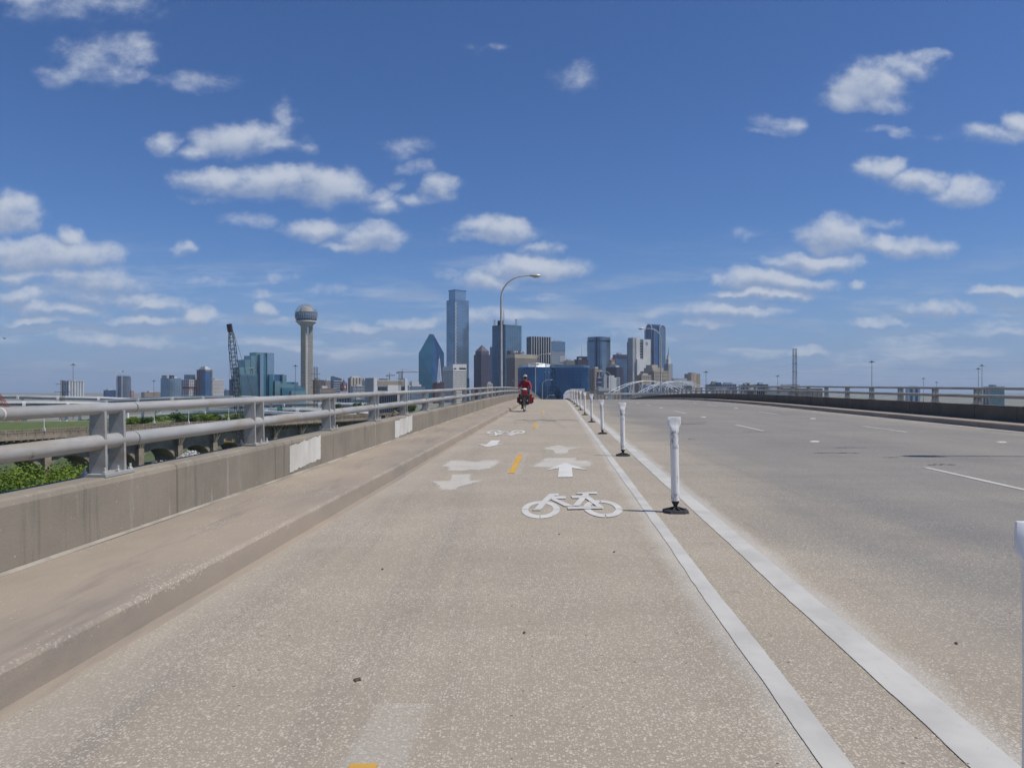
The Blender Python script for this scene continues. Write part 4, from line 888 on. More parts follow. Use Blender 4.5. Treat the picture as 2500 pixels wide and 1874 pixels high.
# name, label, (x0, xe, x1), distance, turn, top, wall, [(face, material, nx, nz, pier width, band height)], category
SPEC = [
 ('apartment_tower', 'pale apartment tower with white vertical fins, leftmost on the skyline', (150, 168, 204), 2600, 35, 930, 'steel', [('R', 'white', 5, 0, 3.5, 0), ('L', 'white', 3, 0, 2.5, 0), ('R', 'pale', 0, 16, 0, 1.2)]),
 ('office_block', 'low dark blue office block beside the crane topped glass tower', (252, 258, 284), 2700, 30, 952, 'blue', [('R', 'navy', 12, 7, .8, 1.0)]),
 ('brick_block', 'small reddish block right of the glass tower under a crane', (317, 320, 327), 2500, 30, 954, 'rose', []),
 ('low_block', 'low beige block with white roof boxes behind the flyover', (344, 352, 391), 1900, 25, 957, 'beige', [('R', 'brown', 14, 4, .8, 1.2)]),
 ('office_tower', 'plain grey blue glass office tower left of the unfinished tower', (392, 413, 442), 2300, 38, 923, 'sky', [('L', 'steel', 5, 16, .8, .8), ('R', 'steel', 7, 8, .8, .7)]),
 ('apartment_block', 'white gridded apartment block right of the brown curved tower', (512, 517, 546), 2300, 25, 927, 'win', [('R', 'white', 12, 14, 1.2, 1.7), ('L', 'white', 3, 14, 1.2, 1.7)]),
 ('office_block', 'small grey block between white grid block and dark tower', (546, 550, 561), 2400, 25, 952, 'steel', []),
 ('apartment_tower', 'dark blue apartment tower behind the black lattice crane', (560, 574, 590), 2200, 35, 925, 'navy', [('R', 'purple', 4, 16, 1.5, .8), ('L', 'purple', 4, 16, 1.5, .8)]),
 ('office_building', 'brown glazed office building with white cap right of the ball tower', (763, 770, 791), 1900, 28, 927, 'win', [('R', 'brown', 0, 12, 0, 2.0), ('L', 'brown', 3, 12, 2.0, 2.0)]),
 ('stone_block', 'plain beige stone block right of the brown glazed office building', (789, 794, 809), 2000, 28, 929, 'beige', [('R', 'brown', 5, 8, 1.5, 1.6)]),
 ('office_block', 'beige and glass office block left of the white courthouse slabs', (850, 856, 884), 1900, 25, 922, 'win', [('R', 'beige', 3, 0, 6.0, 0), ('L', 'beige', 2, 0, 3.5, 0)]),
 ('office_block', 'dark gridded glass block in front of the beige glazed office block', (857, 861, 892), 1700, 22, 942, 'navy', [('R', 'pale', 9, 6, .9, .9)]),
 ('office_block', 'blue glass block just left of the tall grey courthouse slab', (882, 886, 898), 2000, 25, 927, 'steel', []),
 ('brick_building', 'dark red brick building under the white lattice mast', (1056, 1062, 1084), 1600, 25, 934, 'red', [('R', 'dk', 8, 5, 1.0, 1.2)]),
 ('slab_tower', 'narrow dark slab tower left of the antenna topped tower', (1196, 1199, 1206), 2350, 30, 847, 'navy', []),
 ('office_tower', 'grey office tower with dark upper storeys and roof antenna', (1343, 1347, 1379.5), 2350, 28, 833, 'grey', [('R', 'steel', 0, 30, 0, 1.4)]),
 ('office_block', 'low grey office block left of the spike topped block', (1376, 1382, 1404), 1900, 26, 880, 'grey', [('R', 'brown', 12, 6, .8, 1.3)]),
 ('office_tower', 'blue tower with purple top band behind the red sign', (1496, 1503, 1533), 2250, 28, 865, 'steel', [('R', 'navy', 0, 22, 0, 2.0), ('L', 'navy', 0, 22, 0, 2.0)]),
 ('old_tower', 'dark brown old tower behind the small white block', (1479, 1505, 1522), 1750, 42, 896, 'dk', [('R', 'purple', 5, 16, 1.0, 1.0)]),
 ('office_building', 'beige office building with dark window column right of the blue hotel', (1440, 1452, 1470), 1480, 32, 900, 'beige', [('R', 'brown', 0, 12, 0, 1.0), ('L', 'rose', 4, 14, 1.1, 1.4)]),
 ('slab_building', 'plain grey slab left of the small white block', (1466, 1474, 1486), 1460, 30, 918, 'grey', []),
 ('low_block', 'low dark glazed block before the beige office building', (1456, 1459, 1469), 1380, 25, 921, 'navy', [('R', 'pale', 0, 6, 0, 1.2)]),
 ('tan_building', 'tan brick building in front of the white sign tower', (1551, 1566, 1590), 1480, 34, 915, 'tan', [('R', 'win', 6, 0, .0, 0), ('R', 'beige', 5, 7, 2.0, 2.6)]),
 ('tan_tower', 'plain tan tower block standing apart right of the skyline', (1671, 1687, 1709.5), 1900, 34, 912, 'beige', [('R', 'tan', 1, 0, 9.0, 0)]),
 ('low_block', 'grey low block with stepped roof and dark glass on the far right skyline', (1722, 1730, 1762), 1500, 20, 938, 'grey', [('R', 'win', 10, 3, .8, 1.0)]),
 ('low_block', 'dark blue low block behind stepped grey block on the right', (1758, 1764, 1798), 1600, 20, 937, 'navy', [('R', 'grey', 8, 2, .8, 1.0)]),
 ('low_block', 'low white block with roof boxes left of two thin masts', (1803, 1810, 1841), 1500, 20, 939, 'white', [('R', 'win', 8, 0, 2.0, 0)]),
 ('low_block', 'long dark low block right of the low white block', (1839, 1846, 1876), 1550, 20, 938, 'steel', [('R', 'blk', 10, 3, .8, 1.4)]),
 ('warehouse', 'long beige warehouse seen between the right railing pipes', (1880, 1890, 2008), 900, 12, 948, 'beige', [('R', 'brown', 10, 1, .8, .8)]),
 ('warehouse', 'grey warehouse seen between right railing pipes before the beige one', (1866, 1872, 1925), 800, 12, 952, 'grey', []),
 ('warehouse', 'pale warehouse behind the right railing near the white arches', (1735, 1742, 1790), 800, 14, 954, 'pale', [('R', 'brown', 6, 0, .8, 0)]),
 ('white_shed', 'long white shed seen through the right railing', (1812, 1820, 1866), 760, 12, 953, 'white', [('R', 'win', 9, 0, 1.2, 0)]),
 ('office_block', 'blue glass low block seen through the right railing at mid distance', (2211, 2216, 2247), 1500, 15, 948, 'blue', [('R', 'pale', 2, 0, 4.0, 0)]),
 ('clinic_building', 'teal and beige building seen through railing near the right edge', (2401, 2420, 2453), 1200, 20, 943, 'teal2', [('L', 'beige', 2, 0, 5.0, 0), ('R', 'beige', 0, 2, 0, 2.6)]),
 ('low_building', 'low white windowed building between left railing pipes', (817, 822, 856), 700, 15, 967, 'white', [('R', 'win', 8, 3, 1.0, .9)]),
 ('low_building', 'low grey shed with lattice front between left railing pipes', (856, 862, 897), 650, 15, 975, 'grey', [('R', 'steel', 8, 2, .5, .5)]),
 ('low_building', 'long white low building with two window rows behind left railing', (921, 926, 970), 720, 15, 962, 'white', [('R', 'win', 9, 2, 1.4, 1.2)]),
 ('low_building', 'beige stone courthouse annex with flat roof below the clock tower', (773, 780, 819), 1500, 18, 947, 'beige', [('R', 'brown', 10, 4, 1.6, 2.0)]),
 ('low_block', 'low tan block with red tiles behind the road crest', (1380, 1386, 1440), 1250, 12, 955, 'tan', []),
 ('low_block', 'low beige garage block right of the road crest', (1440, 1450, 1520), 1100, 12, 954, 'beige', [('R', 'brown', 8, 2, .8, 1.2)]),
 ('convention_hall', 'broad white convention hall behind the white arch bridge', (1618, 1626, 1693), 1300, 14, 929, 'white', []),
 ('low_block', 'dark teal low block under the white arches', (1560, 1568, 1630), 1250, 12, 942, 'steel', []),
 ('white_building', 'white stepped building with long window bands left of the faceted glass tower', (994, 1000, 1037), 1450, 16, 943, 'white', [('R', 'steel', 0, 9, 0, 2.2)]),
 ('hotel_block', 'small red and white block between pyramid tower and left railing', (1184, 1190, 1203), 1500, 20, 936, 'tan', [('R', 'white', 3, 3, .8, 1.0)]),
]
TW = {}
for nm, lab, px, D, a, yt, w, bl in SPEC:
    t = Tower(nm, lab, px, D, a, yt, GL.get(w) or WL.get(w), 'building' if ('block' in nm or 'building' in nm or 'house' in nm or 'shed' in nm or 'hall' in nm) else 'tower', body='glass_wall' if w in GL else 'wall'); TW[lab] = t
    for face, mm, nx, nz, wv, wh in bl:
        if wv == .0 and nx and not nz: continue
        t.bars(face, GL.get(mm) or WL.get(mm), nx, nz, wv or 1.0, wh or 1.0, proud=.5 if nz else .8)
    r = random.Random(lab)
    t.roofbox(WL['pale'] if r.random() < .5 else WL['grey'], .15 + r.random() * .2, .5 + r.random() * .3, .2, .8, 2.5 + 2.5 * r.random())
def TT(key): return next(t for l, t in TW.items() if key in l)
t = TT('leftmost on the skyline'); t.roofbox(WL['white'], -.02, 1.02, -.05, 1.05, 1.5, 'roof_slab')
t = TT('plain grey blue glass'); t.roofbox(WL['blk'], .25, .55, .2, .7, 9, 'plant_room'); t.roofbox(WL['grey'], .0, .2, .3, .9, 9, 'plant_room')
t = TT('roof antenna'); t.block('dark_storeys', GL['steel'], -.4, t.L1 + .4, -.4, t.L2 + .4, t.zz(857), t.z - .3); t.mast(.12, .5, 31, .9); t.bars('R', WL['white'], 0, 5, 0, 2.0, t.zz(882), t.zz(868), t.L1 * .62, t.L1 * .97, 1.2, 'vent_slats')
t = TT('purple top band'); t.block('top_band', M('maroon_band', (.10, .03, .05), None, .05, .6), -.4, t.L1 + .4, -.4, t.L2 + .4, t.zz(876), t.zz(868))
t = TT('white courthouse slabs'); t.roofbox(WL['white'], .1, .9, .1, .9, 2.5, 'roof_slab')
t = TT('long window bands'); t.block('penthouse', WL['white'], t.L1 * .15, t.L1 * .62, 0, t.L2, t.z, t.zz(931)); t.block('stair_tower', WL['white'], -1, 3, 0, t.L2, 0, t.zz(940))
t = TT('dark window column'); t.block('window_column', GL['win'], t.L1 * .30, t.L1 * .55, -.4, 1, t.zz(940), t.zz(908)); t.block('window_column', GL['win'], t.L1 * .7, t.L1 * .95, -.4, 1, t.zz(955), t.zz(906))
t = TT('broad white convention'); t.block('dark_entrance', GL['win'], t.L1 * .12, t.L1 * .5, -.5, 2, 0, t.zz(946)); t.bars('R', GL['win'], 8, 0, 1.0, 0, t.zz(950), t.zz(941), t.L1 * .6, t.L1 * .95, .5, 'window_row')
t = TT('stepped roof and dark glass'); t.roofbox(WL['beige'], .4, .65, .2, .8, 6, 'penthouse'); t.roofbox(GL['blue'], .65, 1.0, .1, .9, 4, 'penthouse')
t = TT('low white block with roof'); t.roofbox(WL['white'], .5, .8, .2, .8, 4.5, 'penthouse')

# glass tower under a crane
t = Tower('glass_tower', 'dark blue curved glass tower with pale edge strips under a tower crane', (285, 300, 318), 2600, 40, 918, GL['navy'], body='core', build=False)
cc = t.pt(t.L1 * .5, t.L2 * .5, 0); rr_ = (318 - 285) / 2 / F * 2600
o = MB().lathe([(rr_, 0), (rr_, t.z - 4), (rr_ * .9, t.z - 4), (rr_ * .9, t.z)], 24, (cc.x, cc.y, 0)).build('glass_drum', GL['navy'], t.root, True)
mb = MB()
for k in range(22): mb.lathe([(rr_ + .35, 3 + k * 3.6), (rr_ + .35, 3.9 + k * 3.6)], 24, (cc.x, cc.y, 0))
mb.build('floor_bands', WL['grey'], t.root, kind='stuff')
for w in (-2.1, -1.35): MB().obox((cc.x + (rr_ + .3) * math.cos(w), cc.y + (rr_ + .3) * math.sin(w), t.z / 2), (1.4, 0, 0), (0, 1.0, 0), (0, 0, t.z / 2)).build('edge_or_shade_strip', WL['pale'], t.root)
# unfinished tower
t = Tower('unfinished_tower', 'unfinished concrete tower with open floors and red netting', (443, 462, 482), 2250, 40, 926, WL['dk'], body='core')
t.bars('R', WL['white'], 4, 13, 1.5, 1.6, proud=1.2); t.bars('L', WL['white'], 4, 13, 1.5, 1.6, proud=1.2)
t.block('upper_core', GL['steel'], t.L1 * .2, t.L1 * .95, t.L2 * .2, t.L2 * .9, t.z, t.zz(914)); t.block('red_netting', M('red_netting', (.20, .06, .05), None, .05, .9), -1.4, t.L1 * .7, -1.4, t.L2 * .8, t.zz(949), t.zz(944)); t.mast(.9, .2, 18, .8, 'hoist_mast', WL['white'])
# brown and glass tower with stepped white crown
t = Tower('curved_tower', 'tall brown and blue apartment tower with white crown and balconies', (480, 501, 519), 2250, 42, 902, WL['brown'])
t.bars('L', GL['purple'], 3, 26, 1.8, 1.2); t.block('glass_bay', GL['blue'], -.6, t.L1 * .7, -.8, t.L2 * .3, 0, t.z - 5); t.bars('R', WL['pale'], 0, 26, 0, .9, i0=t.L1 * .72, proud=3.0, name='balconies'); t.roofbox(WL['white'], .1, .75, .1, .8, 5, 'crown'); t.roofbox(WL['white'], .2, .6, .2, .7, 9.5, 'crown')

# stepped glass hotel beside the ball tower
t = Tower('stepped_hotel', 'stepped teal glass hotel left of the ball topped tower', (575, 590, 735), 1150, 30, 940, GL['teal2'], 'hotel', body='glass_podium')
def hyblock(xa, xb, yt, dj0, dj1, m, nm='glass_wing'):
    def ii(x): k = (x - CX) / F; return ((k * (t.P.y) - t.P.x) / (t.u.x - k * t.u.y))
    return t.block(nm, m, ii(xa), ii(xb), dj0, dj1, 0, t.zz(yt))
for xa, xb, yt, a_, b_, m in ((589, 640, 896, 4, 24, 'teal2'), (601, 668, 877, 3, 24, 'teal2'), (614, 668, 866.5, 2.4, 22, 'teal2'), (626, 668, 858, 2, 20, 'teal2'), (632, 640, 863, -3.5, 3, 'sky'), (650, 667, 858.8, -2.5, 6, 'sky'), (640, 650, 866, -1, 6, 'teal'),
        (650, 695, 912, 1, 22, 'blue'), (652, 662, 912.6, -6, 4, 'teal'), (686, 696, 912.8, -4, 5, 'teal2'), (662, 722, 931, -3, 20, 'teal'), (663, 676, 929, -9, 3, 'teal2'), (677, 711, 936, -8, 4, 'teal2'), (712, 722, 931.4, -7, 4, 'steel'), (678, 733, 946, -12, 10, 'teal'), (697, 733, 954, -16, 6, 'teal2'), (589, 668, 913, .5, 6, 'teal2')):
    hyblock(xa, xb, yt, a_, b_, GL[m])
t.bars('R', GL['steel'], 0, 28, 0, .35, 0, t.zz(915), 0, t.L1 * .5, .9, 'floor_bands')
def text(s_, name, parent, loc, size, m, rotz, ext=.1, sx=1.0):
    cu = bpy.data.curves.new(name, 'FONT'); cu.body = s_; cu.size = size; cu.align_x = 'CENTER'; cu.align_y = 'CENTER'; cu.extrude = ext
    ob = bpy.data.objects.new(name, cu); C.objects.link(ob); dg = bpy.context.evaluated_depsgraph_get(); me = bpy.data.meshes.new_from_object(ob.evaluated_get(dg))
    bpy.data.objects.remove(ob); me.materials.clear(); me.materials.append(m); o = bpy.data.objects.new(name, me); C.objects.link(o); o.parent = parent
    o.location = Vector(loc) - worg(parent); o.rotation_euler = (R(90), 0, rotz); o.scale = (sx, 1, 1); return o
sgn = WL['white']; yaw = math.atan2(t.u.y, t.u.x)
ki = lambda x: ((x - CX) / F * t.P.y - t.P.x) / (t.u.x - (x - CX) / F * t.u.y)
text('Hyatt Regency', 'sign_lettering', t.root, t.pt(ki(615.5), 1.9, t.zz(897.7)), 2.0, sgn, yaw, .15, .62)

# ball topped tower
D = 1310; c = at(747.5, 955, D); c.z = 0; zt = lambda py: EYE + (YH - py) / F * D; mpp = D / F
T1 = thing('observation_tower', 'concrete shaft tower with lattice ball on top, tallest left of the glass towers', 'tower', c, 'downtown skyline buildings')
shaft_m = M('ribbed_tower_concrete', (.50, .44, .34), (.40, .35, .27), .06, .85, stretch=(1, 1, 6))
for ang, dd in ((-1.75, 7.2), (.35, 7.2), (2.45, 7.2)):
    p = c + Vector((math.cos(ang), math.sin(ang), 0)) * dd; hw = 3.3
    sh = MB().obox((p.x, p.y, zt(790) / 2), (hw * math.cos(ang), hw * math.sin(ang), 0), (-hw * 1.15 * math.sin(ang), hw * 1.15 * math.cos(ang), 0), (0, 0, zt(790) / 2)).build('shaft', shaft_m, T1)
    mb = MB()
    for k in range(34): mb.obox((p.x, p.y, 2 + k * 4.1), ((hw + .18) * math.cos(ang), (hw + .18) * math.sin(ang), 0), (-(hw * 1.15 + .18) * math.sin(ang), (hw * 1.15 + .18) * math.cos(ang), 0), (0, 0, .35))
    mb.build('pour_bands', M('band_concrete', (.40, .35, .275), None, .1, .85), sh, kind='stuff')
MB().lathe([(2.0, 0), (2.0, zt(788))], 18, c).build('core_shaft', shaft_m, T1, True)
MB().lathe([(9, zt(797)), (15.5, zt(788)), (17.5, zt(785))], 28, c).build('soffit', WL['grey'], T1, True)
MB().lathe([(17.2, zt(786.5)), (17.8, zt(786)), (17.8, zt(784)), (17.0, zt(783.5))], 28, c).build('white_ring', WL['white'], T1, True)
MB().lathe([(16.6, zt(783.4)), (16.6, zt(780.5))], 28, c).build('dark_storey', GL['dark'], T1, True)
MB().lathe([(17.2, zt(780.4)), (17.6, zt(772)), (17.4, zt(763)), (16.8, zt(762))], 28, c).build('glass_storeys', GL['steel'], T1, True)
mb = MB()
for k in range(28):
    w = 2 * math.pi * k / 28; mb.tube([c + Vector((17.7 * math.cos(w), 17.7 * math.sin(w), zt(780))), c + Vector((17.6 * math.cos(w), 17.6 * math.sin(w), zt(763)))], .28, 5)
for py in (776, 771, 767): mb.lathe([(17.75, zt(py) - .3), (17.75, zt(py) + .3)], 28, c)
mb.build('mullions', WL['grey'], T1, kind='stuff')
MB().lathe([(12.0, zt(762)), (11.0, zt(757)), (8.5, zt(752)), (4.5, zt(748.5)), (.5, zt(747.5))], 24, c).build('inner_dome', WL['beige'], T1, True)
bm = bmesh.new(); bmesh.ops.create_icosphere(bm, subdivisions=3, radius=1.0); mb = MB(); R0 = 19.0; cz = c + Vector((0, 0, zt(769)))
seen = set()
for e in bm.edges:
    a_, b_ = e.verts
    if min(a_.co.z, b_.co.z) < -.80: continue
    mb.tube([cz + a_.co * R0, cz + b_.co * R0], .16, 4, False)
bm.free(); mb.build('lattice_ball', M('lattice_aluminium', (.34, .35, .36), None, .1, .5, .3), T1, kind='stuff')

# faceted glass tower like a cut crystal
D = 2300; g0 = lambda x, d=0.0: Vector(((x - CX) / F * (D + d), D + d, 0)); Z = lambda py: EYE + (YH - py) / F * D
T2 = thing('faceted_tower', 'faceted dark teal glass tower shaped like a cut crystal', 'tower', g0(1056, 0), 'downtown skyline buildings')
A = g0(1022, 26); Bq = g0(1056, 0); Cq = g0(1084, 30); Dq = g0(1052, 60)
def up(p, z): return (p.x, p.y, z)
zs, zp = Z(861), Z(813)
L_, R_ = g0(1048.5, 34), g0(1058, 30)
V = [up(A, 0), up(Bq, 0), up(Cq, 0), up(Dq, 0), up(A, zs), up(Cq, zs), up(Bq, Z(919)), up(L_, zp), up(R_, zp - 1), up(Dq, zs)]
MB().add([V[i] for i in (0, 1, 6, 4)], [(0, 1, 2, 3)]).build('left_lower_facet', GL['teal'], T2)
MB().add([V[4], V[6], V[8], V[7]], [(0, 1, 2, 3)]).build('left_upper_facet', glass('mid_teal_glass', (.11, .31, .38)), T2)
MB().add([V[1], V[2], V[5], V[8], V[6]], [(0, 1, 2, 3, 4)]).build('right_facet', GL['blue'], T2)
MB().add([V[2], V[3], V[9], V[5], V[0], V[4], V[7], V[8]], [(0, 1, 2, 3), (1, 4, 5, 2), (2, 5, 6), (3, 2, 6, 7)]).build('rear_facets', GL['teal'], T2)
# white lattice mast on the brick building
def lattice(mb, b, h, w0, w1, n, r, rings=True):
    P_ = lambda k, i: b + Vector(((-1 if i in (0, 3) else 1) * (w0 + (w1 - w0) * k / n) / 2, (-1 if i < 2 else 1) * (w0 + (w1 - w0) * k / n) / 2, h * k / n))
    for i in range(4): mb.tube([P_(0, i), P_(n, i)], r, 5)
    for k in range(n):
        for i in range(4):
            j = (i + 1) % 4
            mb.tube([P_(k, i), P_(k + 1, j)], r * .6, 4, False); mb.tube([P_(k, j), P_(k + 1, i)], r * .6, 4, False)
            if rings: mb.tube([P_(k + 1, i), P_(k + 1, j)], r * .6, 4, False)
    return mb
b = at(1072.6, 931, 1600)
T3 = thing('lattice_mast', 'white lattice antenna mast before the faceted teal tower', 'mast', b)
lattice(MB(), b, 47, 8, 1.2, 9, .45).build('lattice', steel_white, T3, kind='stuff'); MB().tube([b + Vector((0, 0, 46)), b + Vector((0, 0, 52))], .3, 5).build('tip', steel_white, T3)

# tallest glass tower with setback crown
t = Tower('glass_skyscraper', 'tallest pale blue glass skyscraper with a setback crown', (1090, 1111, 1144.6), 2000, 38, 731, GL['sky'], body='glass_wall')
t.block('crown', GL['sky'], t.L1 * .08, t.L1 * .86, t.L2 * .12, t.L2 * .86, t.z, t.zz(708)); t.block('parapet_cap', GL['steel'], t.L1 * .06, t.L1 * .88, t.L2 * .10, t.L2 * .88, t.zz(708), t.zz(705.5))
t.bars('R', GL['steel'], 0, 62, 0, .9, proud=.5); t.bars('L', GL['steel'], 0, 62, 0, 1.6, proud=.4)
mb = MB()
for k in range(56): p = t.pt(1.4 if k % 2 else .2, -.9, 4 + k * (t.z - 8) / 56); mb.obox(p, t.u * 1.6, t.v * 1.2, (0, 0, (t.z - 8) / 56 / 2 * .8))
mb.build('sawtooth_corner', WL['pale'], t.root, kind='stuff')
# white building with sloping roof cap
t = Tower('white_office_building', 'white banded office building with sloping roof before the tallest skyscraper', (1081, 1106, 1138), 1700, 40, 903, GL['win'], 'building')
t.bars('R', WL['white'], 10, 15, .8, 2.6, proud=.8); t.bars('L', WL['white'], 9, 15, .8, 2.6, proud=.8)
t.block('top_storey', WL['white'], -.6, t.L1 + .6, -.6, t.L2 + .6, t.z, t.zz(898)); fp = [t.pt(-.6, -.6, 0), t.pt(t.L1 + .6, -.6, 0), t.pt(t.L1 + .6, t.L2, 0), t.pt(-.6, t.L2, 0)]
MB().prism([(p.x, p.y) for p in fp], t.zz(898), t.zz(888), [(fp[0].x, fp[0].y, t.zz(889)), (fp[1].x, fp[1].y, t.zz(887.5)), (fp[2].x, fp[2].y, t.zz(889)), (fp[3].x, fp[3].y, t.zz(895))]).build('sloping_roof', WL['white'], t.root)
t.block('window_strip', GL['win'], t.L1 * .45, t.L1 * .97, -.9, .5, t.zz(901), t.zz(897)); t.block('window_strip', GL['win'], t.L1 * .05, t.L1 * .22, -.9, .5, t.zz(901), t.zz(898))
t.block('low_wing', GL['navy'], t.L1 + .6, t.L1 * 1.3, 2, t.L2 * .8, 0, t.zz(922))
# dark pyramid topped tower
t = Tower('pyramid_tower', 'dark purple tower with pyramid roof left of the antenna topped tower', (1157, 1175, 1197), 2300, 42, 865, GL['purple'])
t.bars('R', WL['dk'], 8, 0, 1.8, 0); t.bars('L', WL['dk'], 8, 0, 1.8, 0); e = 3
t.block('upper_storeys', WL['dk'], e, t.L1 - e, e, t.L2 - e, t.z, t.zz(856)); fp = [t.pt(e, e, 0), t.pt(t.L1 - e, e, 0), t.pt(t.L1 - e, t.L2 - e, 0), t.pt(e, t.L2 - e, 0)]; ap = t.pt(t.L1 / 2, t.L2 / 2, t.zz(840))
MB().add([(p.x, p.y, t.zz(856)) for p in fp] + [ap], [(0, 1, 4), (1, 2, 4), (2, 3, 4), (3, 0, 4), (3, 2, 1, 0)]).build('pyramid_roof', WL['dk'], t.root); t.mast(.5, .5, 3, .8, 'finial', z=t.zz(841))
# antenna topped blue tower
t = Tower('antenna_tower', 'blue glass tower crowned with lattice antennas behind the street lamp', (1202, 1234, 1273), 2000, 42, 792, GL['steel'])
t.bars('R', GL['teal2'], 9, 14, 1.2, 1.0, proud=.5); t.bars('L', GL['blue'], 8, 14, 1.4, 1.0, proud=.5)
zt_ = t.z
for fi, fj, h, w in ((.06, .9, 12, 4.5), (.75, .1, 13, 4.5)):
    p = t.pt(t.L1 * fi, t.L2 * fj, zt_); a_ = lattice(MB(), p, h, w, w * .8, 3, .35).build('antenna_frame', WL['grey'], t.root, kind='stuff'); MB().lathe([(.3, h), (3.0, h + 3), (.2, h + 6)], 8, p).build('antenna_top', WL['grey'], t.root)
p = t.pt(t.L1 * .22, t.L2 * .4, zt_); lattice(MB(), p, 40, 5, 1.0, 12, .3).build('antenna_mast', WL['pale'], t.root, kind='stuff'); t.roofbox(GL['dark'], .0, .12, .3, .6, 12, 'plant_room')
mb = MB()
for k in range(9): p = t.pt(t.L1 * (.1 + .08 * k), t.L2 * .2, zt_); mb.tube([p, p + Vector((0, 0, 3 + 4 * random.random()))], .4, 5)
mb.build('roof_aerials', WL['white'], t.root, kind='stuff')
# brown grid building
t = Tower('grid_building', 'brown stone building with square window grid behind the blue hotel', (1236, 1257, 1312), 1650, 36, 864, WL['brown'], 'building')
t.bars('R', WL['beige'], 24, 22, .8, 1.0, 0, t.zz(873), proud=.9); t.block('attic_band', WL['beige'], -.5, t.L1 + .5, -.5, t.L2 + .4, t.zz(873), t.z); t.bars('L', GL['purple'], 0, 24, 0, 1.2)
for fi in (.02, .12, .30, .42): q_ = t.pt(t.L1 * fi, 4, t.z + 1.5); MB().lathe([(.6, -1.5), (.6, 0), (3.0, 2.0), (3.1, 5)], 10, q_).build('roof_dish', WL['white'], t.root, True)
t.roofbox(WL['dk'], .0, .5, .5, .95, 8, 'roof_plant')
# black tower with white stripes
t = Tower('striped_tower', 'black glass tower with thin white vertical stripes', (1285.4, 1298, 1344.5), 2050, 30, 821, GL['dark'])
for k in range(9):
    i_ = t.L1 * k / 8; p = t.pt(i_, -.5, t.z / 2); MB().obox(p, t.u * .75, t.v * .6, (0, 0, t.z / 2 - .2)).build('white_stripe', WL['white'], t.root)
# spike topped block
t = Tower('spike_block', 'dark grey block with tall roof spike left of the banded octagonal tower', (1401, 1410, 1450), 2000, 28, 877, WL['dk'], 'building'); t.bars('R', GL['purple'], 10, 8, .9, 1.2)
t.roofbox(GL['navy'], .15, .95, .2, .9, 8, 'upper_storey'); t.roofbox(WL['white'], .1, .25, .0, .3, 3, 'roof_box'); t.roofbox(WL['white'], .8, .95, .0, .3, 4, 'roof_box'); t.mast(.33, .3, 36, 1.2, 'roof_spike'); 
for s_ in (-1, 1): b = t.pt(t.L1 * .33, t.L2 * .3, t.z + 10); MB().tube([b, b + t.u * s_ * 5 + Vector((0, 0, -8))], .5, 5).build('spike_strut', steel_white, t.root)
# banded octagonal tower
D = 1900; T4 = thing('octagon_tower', 'steel blue octagonal tower with a dark top band', 'tower', at(1465, 955, D) - Vector((0, 0, EYE)), 'downtown skyline buildings')
cx_ = (1465.5 - CX) / F * D; w_ = (1494 - 1437) / 2 / F * D; ztop = EYE + (YH - 821.5) / F * D
def octo(s_): return [(cx_ + w_ * s_ * x, D + 30 + w_ * s_ * y) for x, y in ((-.25, -1.1), (.15, -1.05), (.95, -.45), (1, .4), (.4, 1), (-.4, 1), (-1, .4), (-.98, -.5))]
MB().prism(octo(1), 0, ztop).build('glass_wall', GL['steel'], T4)
zb = EYE + (YH - 831.5) / F * D; MB().prism(octo(1.012), zb - 1.6, zb + 1.6).build('dark_band', GL['dark'], T4)
for x in (1453.5, 1459, 1463.5):
    kx = (x - CX) / F; yy = D + 30 - w_ * 1.10; MB().box(kx * yy - 1.5, kx * yy + 1.5, yy - 1.0, yy + 4, 0, ztop - .3).build('dark_bay', GL['navy'], T4)
# old tower with red roof sign
t = Tower('ornate_tower', 'ornate beige old tower with small red roof sign', (1481, 1490, 1504), 1850, 34, 888, WL['beige'], 'tower'); t.bars('R', WL['brown'], 4, 4, .8, 1.2)
t.roofbox(WL['beige'], .2, .85, .15, .8, 5, 'roof_stage'); t.roofbox(WL['rose'], .35, .7, .3, .7, 10, 'roof_stage'); t.mast(.85, .3, 17, .5, 'flag_pole'); q_ = t.pt(t.L1 * .45, 0, t.z + 10); MB().obox(q_ + Vector((0, 0, 2.5)), t.u * 4, t.v * .4, (0, 0, 2)).build('red_sign', M('red_sign_paint', (.42, .03, .03), None, .3, .5), t.root)
t.mast(.3, .1, 11, .35, 'sign_frame', steel_brown)
# small white block
t = Tower('white_block', 'small white block with dark slots right of the grey slab', (1482, 1486, 1514), 1400, 24, 921, WL['white'], 'building'); t.block('tall_bay', WL['white'], 0, t.L1 * .48, -.8, t.L2 * .9, 0, t.zz(916)); t.bars('R', GL['win'], 0, 6, 0, 1.3, t.zz(955), t.zz(923), t.L1 * .70, t.L1 * .97, .4, 'window_slots')
